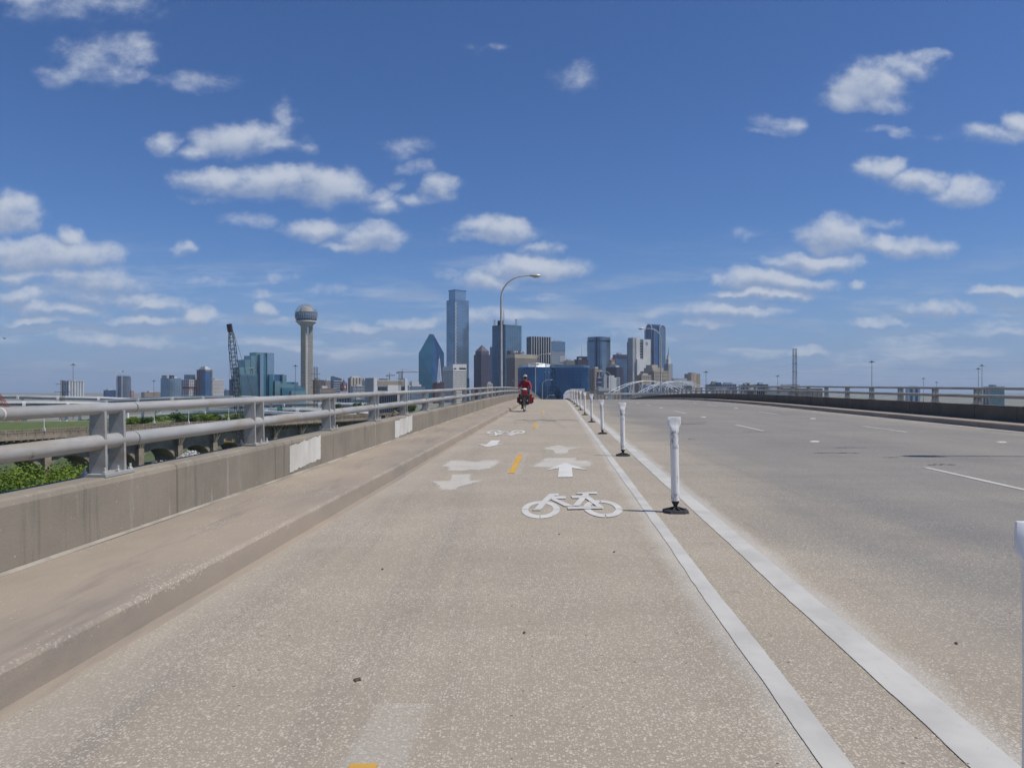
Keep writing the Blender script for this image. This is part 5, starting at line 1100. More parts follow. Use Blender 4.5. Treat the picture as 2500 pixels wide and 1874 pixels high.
# white sign tower with globe emblem
t = Tower('sign_tower', 'white slab tower with round blue emblem near its top', (1531, 1545, 1587.5), 1900, 36, 833, GL['win'])
t.bars('L', WL['white'], 0, 21, 0, 2.4, proud=.6)
def ii(x): k = (x - CX) / F; return (k * t.P.y - t.P.x) / (t.u.x - k * t.u.y)
t.block('grey_slab', WL['grey'], -1, ii(1552), -1.2, t.L2 * .8, 0, t.zz(824)); t.block('white_slab', WL['white'], ii(1552), ii(1561), -2.5, t.L2 * .9, 0, t.zz(824)); t.block('sign_slab', WL['white'], ii(1569), ii(1587), -3, t.L2 * .7, 0, t.zz(827))  # grey corner slab, then the white slabs
t.block('low_slab', WL['white'], ii(1552.3), ii(1568), -6, 3, 0, t.zz(876)); t.bars('R', WL['grey'], 0, 22, 0, 1.8, 0, t.z - 1, ii(1561.5), ii(1568.5), .8, 'floor_bands')
q_ = t.pt(ii(1577.5), -3.05, t.zz(837.5)); em = M('blue_emblem', (.10, .28, .55), (.08, .24, .48), .5, .5); rad = 4.3; yw = math.atan2(t.u.y, t.u.x)
mb = MB(); n_ = 24; mb.extrude([q_ + t.u * rad * .85 * math.cos(2 * math.pi * k / n_) + Vector((0, 0, rad * math.sin(2 * math.pi * k / n_))) for k in range(n_)], -t.v * .25); eb = mb.build('round_emblem', em, t.root); fixnormals(eb)
for k in range(3):
    h_ = (-.45 + .45 * k) * rad; w2 = math.sqrt(rad * rad - h_ * h_) * .7; MB().obox(q_ - t.v * .42 + Vector((0, 0, h_)), t.u * w2 * .85, t.v * .1, (0, 0, .35)).build('emblem_stripe', M('pale_emblem_stripe', (.45, .60, .75), None, 1, .5), eb)
# twin vaulted tower
t = Tower('vaulted_tower', 'dark glass tower with twin rounded vault tops at the right of downtown', (1573.5, 1596, 1624), 2250, 40, 803, GL['blue'], body='glass_wall')
def vault(face, i0, i1, dep, m, nm):
    d, n_ = (t.u, t.v) if face == 'R' else (t.v, t.u); r_ = (i1 - i0) / 2; z0 = t.z; pts = [t.P + d * i1 - n_ * dep, t.P + d * i1 - n_ * dep + Vector((0, 0, z0 - 0))]
    pts = [t.P + d * (i0 + r_ + r_ * math.cos(math.pi * k / 12)) - n_ * dep + Vector((0, 0, z0 + r_ * 1.15 * math.sin(math.pi * k / 12))) for k in range(13)]
    o = MB().extrude([pts[0] - Vector((0, 0, z0))] + pts + [pts[-1] - Vector((0, 0, z0))], n_ * (t.L2 if face == 'R' else t.L1) * .98 + n_ * dep); o = o.build(nm, m, t.root); fixnormals(o); return o, pts
for face, i0, i1, m in (('L', t.L2 * .15, t.L2 * .8, 'navy'), ('R', t.L1 * .48, t.L1 * 1.0, 'steel')):
    o, pts = vault(face, i0, i1, 1.5, GL[m], 'vault'); MB().tube(pts, 1.3, 6).build('vault_rim', WL['pale'], o, True)
    for q_ in (pts[0], pts[-1]): MB().tube([q_, Vector((q_.x, q_.y, 0))], 1.1, 6).build('pale_edge', WL['pale'], o)
t.bars('R', WL['rose'], 0, 40, 0, 1.6, 0, t.z, 0, t.L1 * .1, 1.2, 'corner_bands'); t.block('rear_stair', WL['beige'], t.L1, t.L1 * 1.1, t.L2 * .2, t.L2 * .6, 0, t.zz(830))
# slender spired tower
t = Tower('spired_tower', 'slender white stepped tower with thin spire, rightmost of downtown', (1622, 1632, 1642), 1950, 40, 888, WL['white']); t.bars('R', WL['grey'], 5, 14, .8, 1.6); t.bars('L', WL['grey'], 5, 14, .8, 1.6)
t.block('setback', WL['white'], t.L1 * .2, t.L1 * .8, t.L2 * .2, t.L2 * .8, t.z, t.zz(876)); t.block('setback', WL['white'], t.L1 * .33, t.L1 * .67, t.L2 * .33, t.L2 * .67, t.zz(876), t.zz(866)); t.mast(.5, .5, 20, 1.6, 'spire', WL['grey'], t.zz(866))
# beige stepped block
t = Tower('stepped_building', 'beige stepped office building with window grid before the twin vaulted tower', (1564, 1597, 1634), 1650, 40, 905, WL['brown'], 'building')
t.bars('R', WL['beige'], 12, 9, 1.6, 1.9); t.bars('L', WL['beige'], 10, 9, 1.4, 1.9); t.block('upper_tier', WL['beige'], t.L1 * .0, t.L1 * .72, t.L2 * .1, t.L2 * .75, t.z, t.zz(897)); t.block('upper_tier', WL['beige'], t.L1 * .0, t.L1 * .4, t.L2 * .15, t.L2 * .6, t.zz(897), t.zz(890))
# clock tower
D = 1700; t = Tower('clock_tower', 'old red brick clock tower with peaked roof', (832, 838, 846), D, 40, 938, WL['red'], 'tower')
t.bars('R', WL['tan'], 2, 3, .9, .9); t.bars('L', WL['tan'], 2, 3, .9, .9)
fp = [t.pt(0, 0, 0), t.pt(t.L1, 0, 0), t.pt(t.L1, t.L2, 0), t.pt(0, t.L2, 0)]; ap = t.pt(t.L1 / 2, t.L2 / 2, t.zz(925))
MB().add([(p.x, p.y, t.z) for p in fp] + [ap], [(0, 1, 4), (1, 2, 4), (2, 3, 4), (3, 0, 4), (3, 2, 1, 0)]).build('peaked_roof', WL['dk'], t.root)
for f_ in ('R', 'L'):
    d, n_, L_ = (t.u, -t.v, t.L1) if f_ == 'R' else (t.v, -t.u, t.L2); q_ = t.P + d * L_ / 2 + n_ * .3 + Vector((0, 0, t.zz(944)))
    o = MB().extrude([q_ + d * 2.2 * math.cos(k * math.pi / 8) + Vector((0, 0, 2.2 * math.sin(k * math.pi / 8))) for k in range(16)], n_ * .4).build('clock_face', WL['white'], t.root); fixnormals(o)
for i_, j_ in ((0, 0), (1, 0), (1, 1), (0, 1)): q_ = t.pt(t.L1 * i_, t.L2 * j_, 0); MB().lathe([(1.3, t.z - 14), (1.3, t.z + 1), (.1, t.z + 6)], 8, q_).build('corner_turret', WL['red'], t.root)
# slanted glass block
t = Tower('slanted_block', 'blue glass block with slanted top left of the clock tower', (807, 814, 834), 1850, 28, 929, GL['navy'], 'building'); t.bars('R', WL['pale'], 0, 9, 0, 1.6); fp = [t.pt(0, 0, 0), t.pt(t.L1, 0, 0), t.pt(t.L1, t.L2, 0), t.pt(0, t.L2, 0)]
MB().prism([(p.x, p.y) for p in fp], t.z, t.z + 5, [(fp[0].x, fp[0].y, t.zz(918)), (fp[1].x, fp[1].y, t.zz(924)), (fp[2].x, fp[2].y, t.zz(924)), (fp[3].x, fp[3].y, t.zz(918))]).build('slanted_crown', GL['steel'], t.root)
# white courthouse slabs
t = Tower('courthouse', 'big white courthouse slabs with ribbed grey panel below the tower cranes', (892, 912, 994), 1250, 26, 927, WL['pale'], 'building')
t.block('end_slab', WL['grey'], -1, 3, -1, t.L2, 0, t.zz(922)); t.block('white_fin', WL['white'], 0, t.L1 * .09, -1.4, t.L2 * .5, 0, t.zz(922)); t.block('white_fin', WL['white'], t.L1 * .92, t.L1, -1.4, t.L2 * .5, 0, t.zz(923)); t.bars('R', WL['beige'], 0, 9, 0, .5, t.zz(940), t.zz(929), t.L1 * .1, t.L1 * .91, .6, 'ribbed_panel')
t.block('white_panel', WL['white'], t.L1 * .40, t.L1 * .80, -2, 2, 0, t.zz(940)); t.bars('R', GL['win'], 6, 0, 1.8, 0, t.zz(953), t.zz(943), t.L1 * .12, t.L1 * .38, .5, 'window_row'); t.bars('R', GL['win'], 4, 0, 1.8, 0, t.zz(953), t.zz(943), t.L1 * .82, t.L1 * .98, .5, 'window_row'); t.block('roof_plant', WL['blk'], t.L1 * .3, t.L1 * .45, 4, t.L2 * .6, t.z, t.z + 2)

# curved blue glass hotel with lettered roof band
D = 1300; T5 = thing('curved_hotel', 'curved blue glass hotel with lettered pale roof band ahead', 'hotel', at(1350, 955, D) - Vector((0, 0, EYE)), 'downtown skyline buildings')
def hpt(x, d): k = (x - CX) / F; return Vector((k * (D + d), D + d, 0))
front = [(1265.4, 36), (1275, 16), (1290, 4), (1310, 0), (1330, 4), (1345, 12), (1356, 22), (1368, 24), (1385, 20), (1402, 16), (1420, 14), (1432, 16), (1439, 22)]
back = [(1439, 50), (1400, 52), (1356, 55), (1310, 45), (1275, 52)]
hz_ = lambda py: EYE + (YH - py) / F * D
fp = [hpt(*p) for p in front + back]; n_ = len(front)
MB().prism([(p.x, p.y) for p in fp], 0, hz_(895.3)).build('glass_wall', GL['deep'], T5)
mb = MB()
for (xa, da), (xb, db) in zip(front[:-1], front[1:]):
    a_, b_ = hpt(xa, da), hpt(xb, db); d = (b_ - a_); nn = Vector((d.y, -d.x, 0)).normalized(); m_ = max(2, int(d.length / 5.0))
    for k in range(m_): p = a_ + d * k / m_; mb.obox((p.x + nn.x * .2, p.y + nn.y * .2, hz_(896) / 2), d.normalized() * .55, nn * .4, (0, 0, hz_(896) / 2 - .3))
    for k in range(12): z_ = 4 + k * 5.2; mb.obox(((a_ + b_) / 2 + nn * .18 + Vector((0, 0, z_))), d / 2, nn * .35, (0, 0, .6))
mb.build('glazing_bars', GL['navy'], T5, kind='stuff')
bandp = front[0:7]; bot, topz = hz_(895.5), hz_(885)
mb = MB(); vs = []
for i, (x, d) in enumerate(bandp):
    p = hpt(x, d - 1.2); q_ = 1 - abs(i - 3) / 3.2; pb = hpt(x, d + 3.0); vs += [(p.x, p.y, bot), (pb.x, pb.y, hz_(895) + (topz - hz_(895)) * (max(0, q_) ** .45))]
for i, (x, d) in enumerate(bandp):
    p = hpt(x, d + 14); q_ = 1 - abs(i - 3) / 3.2; vs += [(p.x, p.y, bot), (p.x, p.y, hz_(895) + (topz - hz_(895)) * (max(0, q_) ** .45))]
m_ = len(bandp); fs = [(2 * i, 2 * i + 2, 2 * i + 3, 2 * i + 1) for i in range(m_ - 1)] + [(2 * m_ + 2 * i + 2, 2 * m_ + 2 * i, 2 * m_ + 2 * i + 1, 2 * m_ + 2 * i + 3) for i in range(m_ - 1)] + [(2 * i + 1, 2 * i + 3, 2 * m_ + 2 * i + 3, 2 * m_ + 2 * i + 1) for i in range(m_ - 1)]
bd = MB().add(vs, fs).build('roof_band', M('pale_metal_band', (.50, .53, .56), (.44, .47, .50), .05, .45, .2), T5)
mb = MB(); vs = []
for x, d, yt in ((1345, 10, 887), (1356, 20, 887.5), (1385, 17, 889.5), (1415, 11, 889.5), (1425, 10, 889), (1434, 14, 891), (1440, 21, 892)):
    for dd in (-1, 16): p = hpt(x, d + dd); vs += [(p.x, p.y, hz_(896.5)), (p.x, p.y, hz_(yt))]
k = 7; fs = [(4 * i, 4 * i + 4, 4 * i + 5, 4 * i + 1) for i in range(k - 1)] + [(4 * i + 1, 4 * i + 5, 4 * i + 7, 4 * i + 3) for i in range(k - 1)] + [(4 * i + 6, 4 * i + 2, 4 * i + 3, 4 * i + 7) for i in range(k - 1)]
MB().add(vs, fs).build('wing_roof', GL['steel'], T5)
ltr = M('dark_lettering', (.10, .11, .13), None, .3, .6)
for s_, x, d in (('O', 1295.5, .6), ('MNI', 1302.5, -.4), ('H', 1319, -.3), ('OTEL', 1328, 1.2)): p = hpt(x, d - 1.5); text(s_, 'band_letter', bd, (p.x, p.y, hz_(889.5)), 6.4 if len(s_) == 1 else 5.4, ltr, math.radians(2 if x > 1310 else -6), .2, .80)
p = hpt(1312.8, -1.7); o = MB().extrude([Vector((p.x + 2.2 * math.cos(k * math.pi / 6), p.y, hz_(889.3) + 2.2 * math.sin(k * math.pi / 6))) for k in range(12)], (0, -.4, 0)).build('round_logo', WL['white'], bd); fixnormals(o)

# ------------------------------------------------------------------ old arched viaduct on the left
VT = Vector((.410, .912, 0)); VN = Vector((.912, -.410, 0)); V0 = Vector((-138, 206, 0)); VZ = EYE - 11.2
def vp(s_, w=0.0, z=0.0): return V0 + VT * s_ + VN * (-w) + Vector((0, 0, z))   # w metres in from the near edge
VIA = thing('arched_viaduct', 'old tan concrete arched viaduct with balustrades seen through the left railing', 'viaduct', vp(0)); SA, SB, DZ = -62, 222, VZ - 1.35
vyaw = math.atan2(VT.y, VT.x)
def vbox(name, s0, s1, w0, w1, z0, z1, m=tan_conc, parent=None):
    return MB().obox(vp((s0 + s1) / 2, (w0 + w1) / 2, (z0 + z1) / 2), VT * (s1 - s0) / 2, VN * (w1 - w0) / 2, (0, 0, (z1 - z0) / 2)).build(name, m, parent or VIA)
vbox('deck_slab', SA, SB, 0, 14, DZ - .9, DZ)
mb = MB(); pl = 2.6      # one balustrade bay: plinth, cap, balusters, local x along
mb.box(.16, pl - .0, -.12, .12, 0, .18).box(.16, pl, -.15, .15, 1.1, 1.3)
for k in range(7): x = .38 + k * (pl - .55) / 6; mb.box(x - .07, x + .07, -.08, .08, .18, 1.1)
mb.box(-.16, .16, -.2, .2, 0, 1.36)
bay = mb.mesh('balustrade_bay', tan_conc)
for w in (.25, 13.75):
    k = 0
    while SA + k * pl < SB - pl: inst('balustrade_bay', bay, VIA, vp(SA + k * pl, w, DZ), (0, 0, vyaw)); k += 1
br = MB(); prof = [(0, -.9), (0, -2.0), (-.5, -2.05), (-1.3, -1.7), (-1.9, -1.2), (-2.1, -.9)]
br.extrude([Vector((-.22, -q_[0] * -1, q_[1])) for q_ in [(0.1, -.9), (0.1, -1.25), (.9, -1.5), (2.0, -2.0), (3.5, -3.0), (3.5, -.9)]], (.44, 0, 0)); brm = br.mesh('bracket', tan_conc)
bm = bmesh.new(); bm.from_mesh(brm); bmesh.ops.recalc_face_normals(bm, faces=bm.faces); bm.to_mesh(brm); bm.free()
k = 0
while SA + k * 2.0 < SB: inst('bracket', brm, VIA, vp(SA + .5 + k * 2.0, 0, DZ), (0, 0, vyaw)); k += 1
span = 15.8; s_ = 47.2 - span * 6.5; wallt = 3.6
k = 0
while s_ + k * span < SB - 4:
    sc_ = s_ + k * span; n_ = 14; top = DZ - .9; spring = DZ - 11.5; half = span / 2 - .9; pts = [vp(sc_ - span / 2, wallt, top), vp(sc_ - span / 2, wallt, spring), vp(sc_ - half, wallt, spring)]
    for j in range(n_ + 1): w_ = math.pi - math.pi * j / n_; pts.append(vp(sc_ + half * math.cos(w_), wallt, spring + (top - 5.6 - spring) * math.sin(w_)))
    pts += [vp(sc_ + half, wallt, spring), vp(sc_ + span / 2, wallt, spring), vp(sc_ + span / 2, wallt, top)]
    o = MB().extrude(pts, -VN * 9.6).build('arch', tan_conc, VIA); fixnormals(o)
    b = sc_ - span / 2      # pier with flared ribs
    p = MB()
    p.obox(vp(b, 7, (DZ - 6) / 2), VT * 1.0, VN * 4.9, (0, 0, (DZ - 6) / 2))
    pr = p.build('pier', tan_conc, VIA)
    for side in (-1, 0, 1):
        MB().tube([vp(b + side * .25, wallt - .9, DZ - 9), vp(b + side * .35, wallt - 1.0, DZ - 6.2), vp(b + side * 1.1, wallt - 1.9, DZ - 3.6), vp(b + side * 2.3, wallt - 2.9, DZ - 1.2)], [.42, .42, .40, .34], 6).build('flared_rib', tan_conc, pr)
    k += 1
for i, (px, far) in enumerate(((107, 0), (376, 13), (460, 0), (558, 13), (640, 0), (905, 0))):
    kx = (px - CX) / F; w = .25 if not far else 13.75; q0 = vp(0, w); ss = (kx * q0.y - q0.x) / (VT.x - kx * VT.y); b = vp(ss, w, DZ + 1.3)
    L_ = thing('viaduct_lamp', 'slim pale lamp post on the old viaduct, %s from the left' % ('first', 'second', 'third', 'fourth', 'fifth', 'sixth')[i], 'street lamp', b, 'lamp posts on the old viaduct')
    MB().tube([b, b + Vector((0, 0, 5.0))], [.13, .08], 6).build('pole', steel_white, L_); MB().lathe([(.1, 5.0), (.34, 5.15), (.30, 5.7), (.05, 5.9)], 8, b).build('lantern', WL['grey'], L_); MB().box(b.x - .3, b.x + .3, b.y - .3, b.y + .3, b.z, b.z + .9).build('pedestal', WL['white'], L_)

# ------------------------------------------------------------------ pale highway flyovers
def flyover(label, pts, width, hgt, rail_h, piers, seed):
    """pts: (px, py, distance) of the top of the near barrier"""
    P_ = [at(*p) for p in pts]; fine = []
    for i in range(len(P_) - 1):
        p0, p1, p2, p3 = P_[max(i - 1, 0)], P_[i], P_[i + 1], P_[min(i + 2, len(P_) - 1)]
        for j in range(6):
            t_ = j / 6; fine.append(.5 * ((2 * p1) + (p2 - p0) * t_ + (2 * p0 - 5 * p1 + 4 * p2 - p3) * t_ ** 2 + (3 * p1 - p0 - 3 * p2 + p3) * t_ ** 3))
    fine.append(P_[-1]); root = thing('highway_flyover', label, 'flyover', (fine[0].x, fine[0].y, 0), 'highway flyovers beyond the river')
    def sw(prof, nm, m):
        mb = MB(); k = len(prof)
        for i, p in enumerate(fine):
            t_ = (fine[min(i + 1, len(fine) - 1)] - fine[max(i - 1, 0)]); t_.z = 0; t_.normalize(); n_ = Vector((-t_.y, t_.x, 0)); n_ = n_ if n_.y > 0 else -n_
            for w, z in prof: mb.v.append(p + n_ * w + Vector((0, 0, z)))
        mb.f = [(i * k + j, i * k + (j + 1) % k, (i + 1) * k + (j + 1) % k, (i + 1) * k + j) for i in range(len(fine) - 1) for j in range(k)] + [tuple(range(k)), tuple(range((len(fine) - 1) * k, len(fine) * k))]
        o = mb.build(nm, m, root); fixnormals(o)
    sw([(0, 0), (0, -rail_h), (.35, -rail_h), (.25, 0)], 'barrier', pale_conc); sw([(width, 0), (width, -rail_h), (width - .35, -rail_h), (width - .25, 0)], 'barrier', pale_conc)
    sw([(-.1, -rail_h), (-.1, -rail_h - .3), (width + .1, -rail_h - .3), (width + .1, -rail_h)], 'deck_slab', pale_conc)
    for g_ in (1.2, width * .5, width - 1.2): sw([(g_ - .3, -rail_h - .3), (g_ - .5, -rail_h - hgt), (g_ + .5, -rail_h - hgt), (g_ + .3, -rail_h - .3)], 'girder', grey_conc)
    for i in range(3, len(fine) - 1, piers):
        p = fine[i]; t_ = fine[i + 1] - fine[i - 1]; t_.z = 0; t_.normalize(); n_ = Vector((-t_.y, t_.x, 0)); n_ = n_ if n_.y > 0 else -n_; zc = p.z - rail_h - hgt
        pr = MB().obox(p + n_ * width / 2 + Vector((0, 0, -rail_h - hgt * .55)), n_ * (width / 2 + .7), t_ * .9, (0, 0, hgt * .55)).build('pier_cap', pale_conc, root)
        c_ = p + n_ * width / 2; MB().lathe([(1.0, 0), (1.0, zc)], 12, (c_.x, c_.y, 0)).build('column', pale_conc, pr)
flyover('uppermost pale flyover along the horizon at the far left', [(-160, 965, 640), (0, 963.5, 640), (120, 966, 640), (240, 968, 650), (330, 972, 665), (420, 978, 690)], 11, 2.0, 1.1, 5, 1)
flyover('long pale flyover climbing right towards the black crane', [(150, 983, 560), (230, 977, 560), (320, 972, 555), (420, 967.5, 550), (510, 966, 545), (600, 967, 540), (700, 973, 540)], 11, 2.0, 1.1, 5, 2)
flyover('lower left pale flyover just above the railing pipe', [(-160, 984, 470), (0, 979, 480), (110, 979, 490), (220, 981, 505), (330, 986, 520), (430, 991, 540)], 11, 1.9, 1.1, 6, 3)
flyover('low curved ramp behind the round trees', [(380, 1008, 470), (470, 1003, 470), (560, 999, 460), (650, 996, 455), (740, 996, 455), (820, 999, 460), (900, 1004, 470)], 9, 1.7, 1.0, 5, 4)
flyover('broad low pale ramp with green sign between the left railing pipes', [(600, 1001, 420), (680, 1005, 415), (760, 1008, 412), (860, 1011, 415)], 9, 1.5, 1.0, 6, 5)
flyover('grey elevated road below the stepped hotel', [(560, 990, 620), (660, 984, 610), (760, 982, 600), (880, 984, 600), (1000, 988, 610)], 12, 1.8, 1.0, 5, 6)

b = at(683, 1003, 410); SG = thing('highway_sign', 'small green highway sign on posts between the left railing pipes', 'sign', (b.x, b.y, 0))
sgp = MB().box(b.x - 1.4, b.x + 1.4, b.y - .1, b.y + .1, EYE + (YH - 1003) / F * 410, EYE + (YH - 994) / F * 410 ).build('sign_panel', M('green_sign_sheet', (.02, .22, .15), None, 1, .5), SG)
MB().box(b.x - 1.0, b.x + .9, b.y - .16, b.y - .11, b.z + 1.05, b.z + 1.35).build('text_line', WL['white'], sgp)
for s2 in (-1.0, 1.0): MB().tube([(b.x + s2, b.y + .2, 0), (b.x + s2, b.y + .2, b.z + 2)], .12, 6).build('sign_post', galv, SG)

# ------------------------------------------------------------------ white arch bridge on the right
def arch_bridge(label, xa, xb, ya, yb, ytop, D, w):
    A_, B_ = at(xa, ya, D), at(xb, yb, D + 40); root = thing('arch_bridge', label, 'bridge', (A_.x, A_.y, 0), 'white arches over the river')
    d = (B_ - A_); d.z = 0; n_ = Vector((-d.y, d.x, 0)).normalized(); h = (YH - ytop) / F * D + EYE - min(A_.z, B_.z)
    def P_(t_, o=0.0, hh=None): return A_.lerp(B_, t_) + n_ * o + Vector((0, 0, (h if hh is None else hh) * 4 * t_ * (1 - t_)))
    for o in (0, w): MB().tube([P_(t_ / 24, o) for t_ in range(-2, 27)], .33, 8).build('arch_rib', steel_white, root, True)
    for i in range(3, 22, 3): MB().tube([P_(i / 24), P_(i / 24, w)], .22, 5).build('cross_strut', steel_white, root)
    for o in (0, w):
        for i in range(2, 23, 2):
            MB().tube([P_(i / 24, o), P_((i + (1.6 if i % 4 else -1.6)) / 24, w * .5 if o else w * .5, 0)], .16, 5).build('hanger', steel_white, root)
    MB().obox((A_ + B_) / 2 + n_ * w / 2 + Vector((0, 0, -1.0)), d * .62, n_ * (w / 2 + 1), (0, 0, 1.0)).build('deck', grey_conc, root)
    for t_ in (0, 1): q_ = P_(t_, w / 2, 0); MB().box(q_.x - 2, q_.x + 2, q_.y - 3, q_.y + 3, 0, q_.z).build('abutment', pale_conc, root)
arch_bridge('left of two white steel arches beyond the right railing', 1495, 1668, 960, 956, 931, 780, 9)
arch_bridge('right of two white steel arches beyond the right railing', 1566, 1738, 960, 956, 932.5, 860, 9)

# ------------------------------------------------------------------ cranes, pylons and masts
def lattice_line(mb, p, q_, w, n, r, axis=Vector((0, 1, 0)), w2=None):
    d = (q_ - p).normalized(); a_ = d.cross(axis).normalized(); b_ = a_.cross(d); w2 = w2 or w
    def C_(k, i): ww = w + (w2 - w) * k / n; return p.lerp(q_, k / n) + (a_ * (ww / 2 if i in (0, 1) else -ww / 2)) + (b_ * (ww / 2 if i in (0, 3) else -ww / 2))
    for i in range(4): mb.tube([C_(0, i), C_(n, i)], r, 5)
    for k in range(n):
        for i in range(4):
            j = (i + 1) % 4; mb.tube([C_(k, i), C_(k + 1, j)] if (k + i) % 2 else [C_(k, j), C_(k + 1, i)], r * .55, 4, False); mb.tube([C_(k, i), C_(k, j)], r * .55, 4, False)
    return mb
D = 200; foot = at(597, 1120, D); tip = at(563, 806, D); foot.z = 2.2
foot = Vector((at(598.5, 955, D).x, D, 2.2))
CR = thing('crawler_crane', 'black lattice boom crawler crane left of the stepped glass hotel', 'crane', (foot.x, foot.y, 0))
k1 = foot.lerp(tip, .12); k2 = foot.lerp(tip, .90)
mb = MB(); lattice_line(mb, k1, k2, 1.45, 30, .085); lattice_line(mb, foot, k1, .5, 4, .07, w2=1.45); lattice_line(mb, k2, tip, 1.45, 4, .08, w2=.75); mb.build('lattice_boom', steel_dark, CR, kind='stuff')
MB().obox(tip + Vector((-.25, 0, .6)), (.55, 0, .1), (0, .5, 0), (-.15, 0, 1.0)).build('boom_head', steel_dark, CR)
MB().tube([tip + Vector((-.2, 0, 1.2)), tip + Vector((.6, 1.0, -1)), foot + Vector((6.5, 1, 6))], .045, 5).build('pendant_line', steel_dark, CR)
MB().obox(foot.lerp(tip, .52) + Vector((1.3, 0, 0)), (.6, 0, 0), (0, .2, 0), (0, 0, .12)).build('boom_bracket', steel_dark, CR)
MB().box(foot.x - 1.5, foot.x + 6.5, D - 1.6, D + 1.6, 1.4, 4.2).build('machine_house', M('yellow_plant_paint', (.45, .28, .03), (.36, .22, .03), .8, .6), CR); MB().box(foot.x - 1.9, foot.x - .1, D - 2.6, D - 1.6, 1.5, 4.0).build('cab', GL['win'], CR)
for s2 in (-2.2, 2.2): MB().extrude([(foot.x - 3, D + s2 - .5, .35), (foot.x - 2.4, D + s2 - .5, 0.01), (foot.x + 4.4, D + s2 - .5, .01), (foot.x + 5, D + s2 - .5, .35), (foot.x + 4.6, D + s2 - .5, 1.2), (foot.x - 2.6, D + s2 - .5, 1.2)], (0, 1.0, 0)).build('crawler_track', steel_dark, CR)
hp = at(560, 1078, D); hp.x = tip.x - .4
HK = thing('hanging_platform', 'small wooden work platform hanging from the black crane', 'platform', hp)
MB().tube([tip + Vector((-.4, 0, .2)), hp + Vector((0, 0, 4.0))], .03, 5).build('hoist_cable', steel_dark, HK)
for sx in (-.9, .9): MB().tube([hp + Vector((0, 0, 4.0)), hp + Vector((sx, 0, .2))], .035, 5).build('sling', WL['grey'], HK)
MB().box(hp.x - 1.1, hp.x + 1.1, hp.y - .9, hp.y + .9, hp.z - .15, hp.z + .15).build('floor', M('yellow_timber', (.42, .28, .10), None, 3, .8), HK)
for sx in (-1.05, 1.05): MB().box(hp.x + sx - .05, hp.x + sx + .05, hp.y - .9, hp.y + .9, hp.z + .15, hp.z + .75).build('side_rail', MATS['yellow_timber'], HK)
D = 420; ft = Vector((at(62, 955, D).x, D, 3)); tp = at(-75, 872, D)
RC = thing('red_crane', 'red lattice crane boom cut by the left picture edge', 'crane', (ft.x, ft.y, 0)); lattice_line(MB(), ft, tp, 1.8, 30, .14).build('lattice_boom', steel_red, RC, kind='stuff'); MB().box(ft.x - 2, ft.x + 5, D - 1.6, D + 1.6, 1.2, 4).build('machine_house', steel_red, RC)
for s2 in (-2.2, 2.2): MB().box(ft.x - 3, ft.x + 5, D + s2 - .5, D + s2 + .5, .01, 1.2).build('crawler_track', steel_dark, RC)
def tower_crane(label, px, ytop, D, jl, jr, m=steel_brown):
    t_ = at(px, ytop, D); b = Vector((t_.x, D, 0)); root = thing('tower_crane', label, 'crane', b, 'tower cranes on the skyline')
    lattice(MB(), b, t_.z, 2.2, 2.2, 26, .3, False).build('mast', m, root, kind='stuff'); mb = MB(); k = D / F
    lattice_line(mb, t_ + Vector((jl * k, 0, 0)), t_ + Vector((jr * k, 0, 0)), 1.6, 24, .22); mb.build('jib', m, root, kind='stuff')
    MB().tube([t_, t_ + Vector((0, 0, 7))], .5, 5).build('apex', m, root); e_ = jr if abs(jl) > abs(jr) else jl
    MB().box(t_.x + e_ * k - 2.5, t_.x + e_ * k + 2.5, D - 1.5, D + 1.5, t_.z - 4, t_.z + .5).build('counterweight', grey_conc, root); MB().tube([t_ + Vector((0, 0, 7)), t_ + Vector((jl * .6 * k, 0, .5))], .18, 4).build('tie', m, root); MB().tube([t_ + Vector((0, 0, 7)), t_ + Vector((jr * .6 * k, 0, .5))], .18, 4).build('tie', m, root)
tower_crane('white tower crane above the dark blue curved tower', 284, 905, 2600, -43, 16, steel_white)
tower_crane('left tower crane above the white courthouse roof', 950.6, 916, 2100, -6, 14)
tower_crane('right tower crane above the white courthouse roof', 982, 908, 1900, -12, 62)
def pylon(label, px, ytop, D, w, arms, m):
    t_ = at(px, ytop, D); b = Vector((t_.x, D, 0)); root = thing('transmission_pylon', label, 'pylon', b, 'power line pylons')
    n_ = max(8, int(t_.z / (w * 1.5))); lattice(MB(), b, t_.z, w * 1.15, w, n_, w * .045).build('lattice_body', m, root, kind='stuff')
    for py, hw in arms: z_ = EYE + (YH - py) / F * D; MB().tube([Vector((b.x - hw, D, z_ + .4)), Vector((b.x, D, z_ + .05)), Vector((b.x + hw, D, z_ + .4))], w * .07, 5).build('cross_arm', m, root); [MB().tube([Vector((b.x + s2 * hw * .9, D, z_ + .3)), Vector((b.x + s2 * hw * .9, D, z_ - 1.2))], w * .05, 5).build('insulator', WL['grey'], root) for s2 in (-1, 1)]
    return root
pylon('brown lattice pylon with cross arms before the leftmost tower', 152, 928, 520, 1.8, ((938, 4.6), (957, 5.4), (976, 5.0)), steel_brown)
pylon('lattice pylon just right of the ball topped tower', 770.5, 896, 560, 2.2, ((913.5, 3.4), (930, 3.6), (946, 3.8)), steel_brown)
pylon('lattice pylon before the white courthouse', 976.5, 907, 640, 1.8, ((909, 3.0), (925, 3.0)), steel_brown)
pylon('dark lattice pylon standing alone beyond the right railing', 1940.6, 851, 420, 1.65, ((869, 1.2), (889, 1.2), (909, 1.2)), steel_dark)
WR = thing('power_lines', 'thin power lines strung to the lone dark pylon on the right', 'power line', at(1940.6, 869, 420))
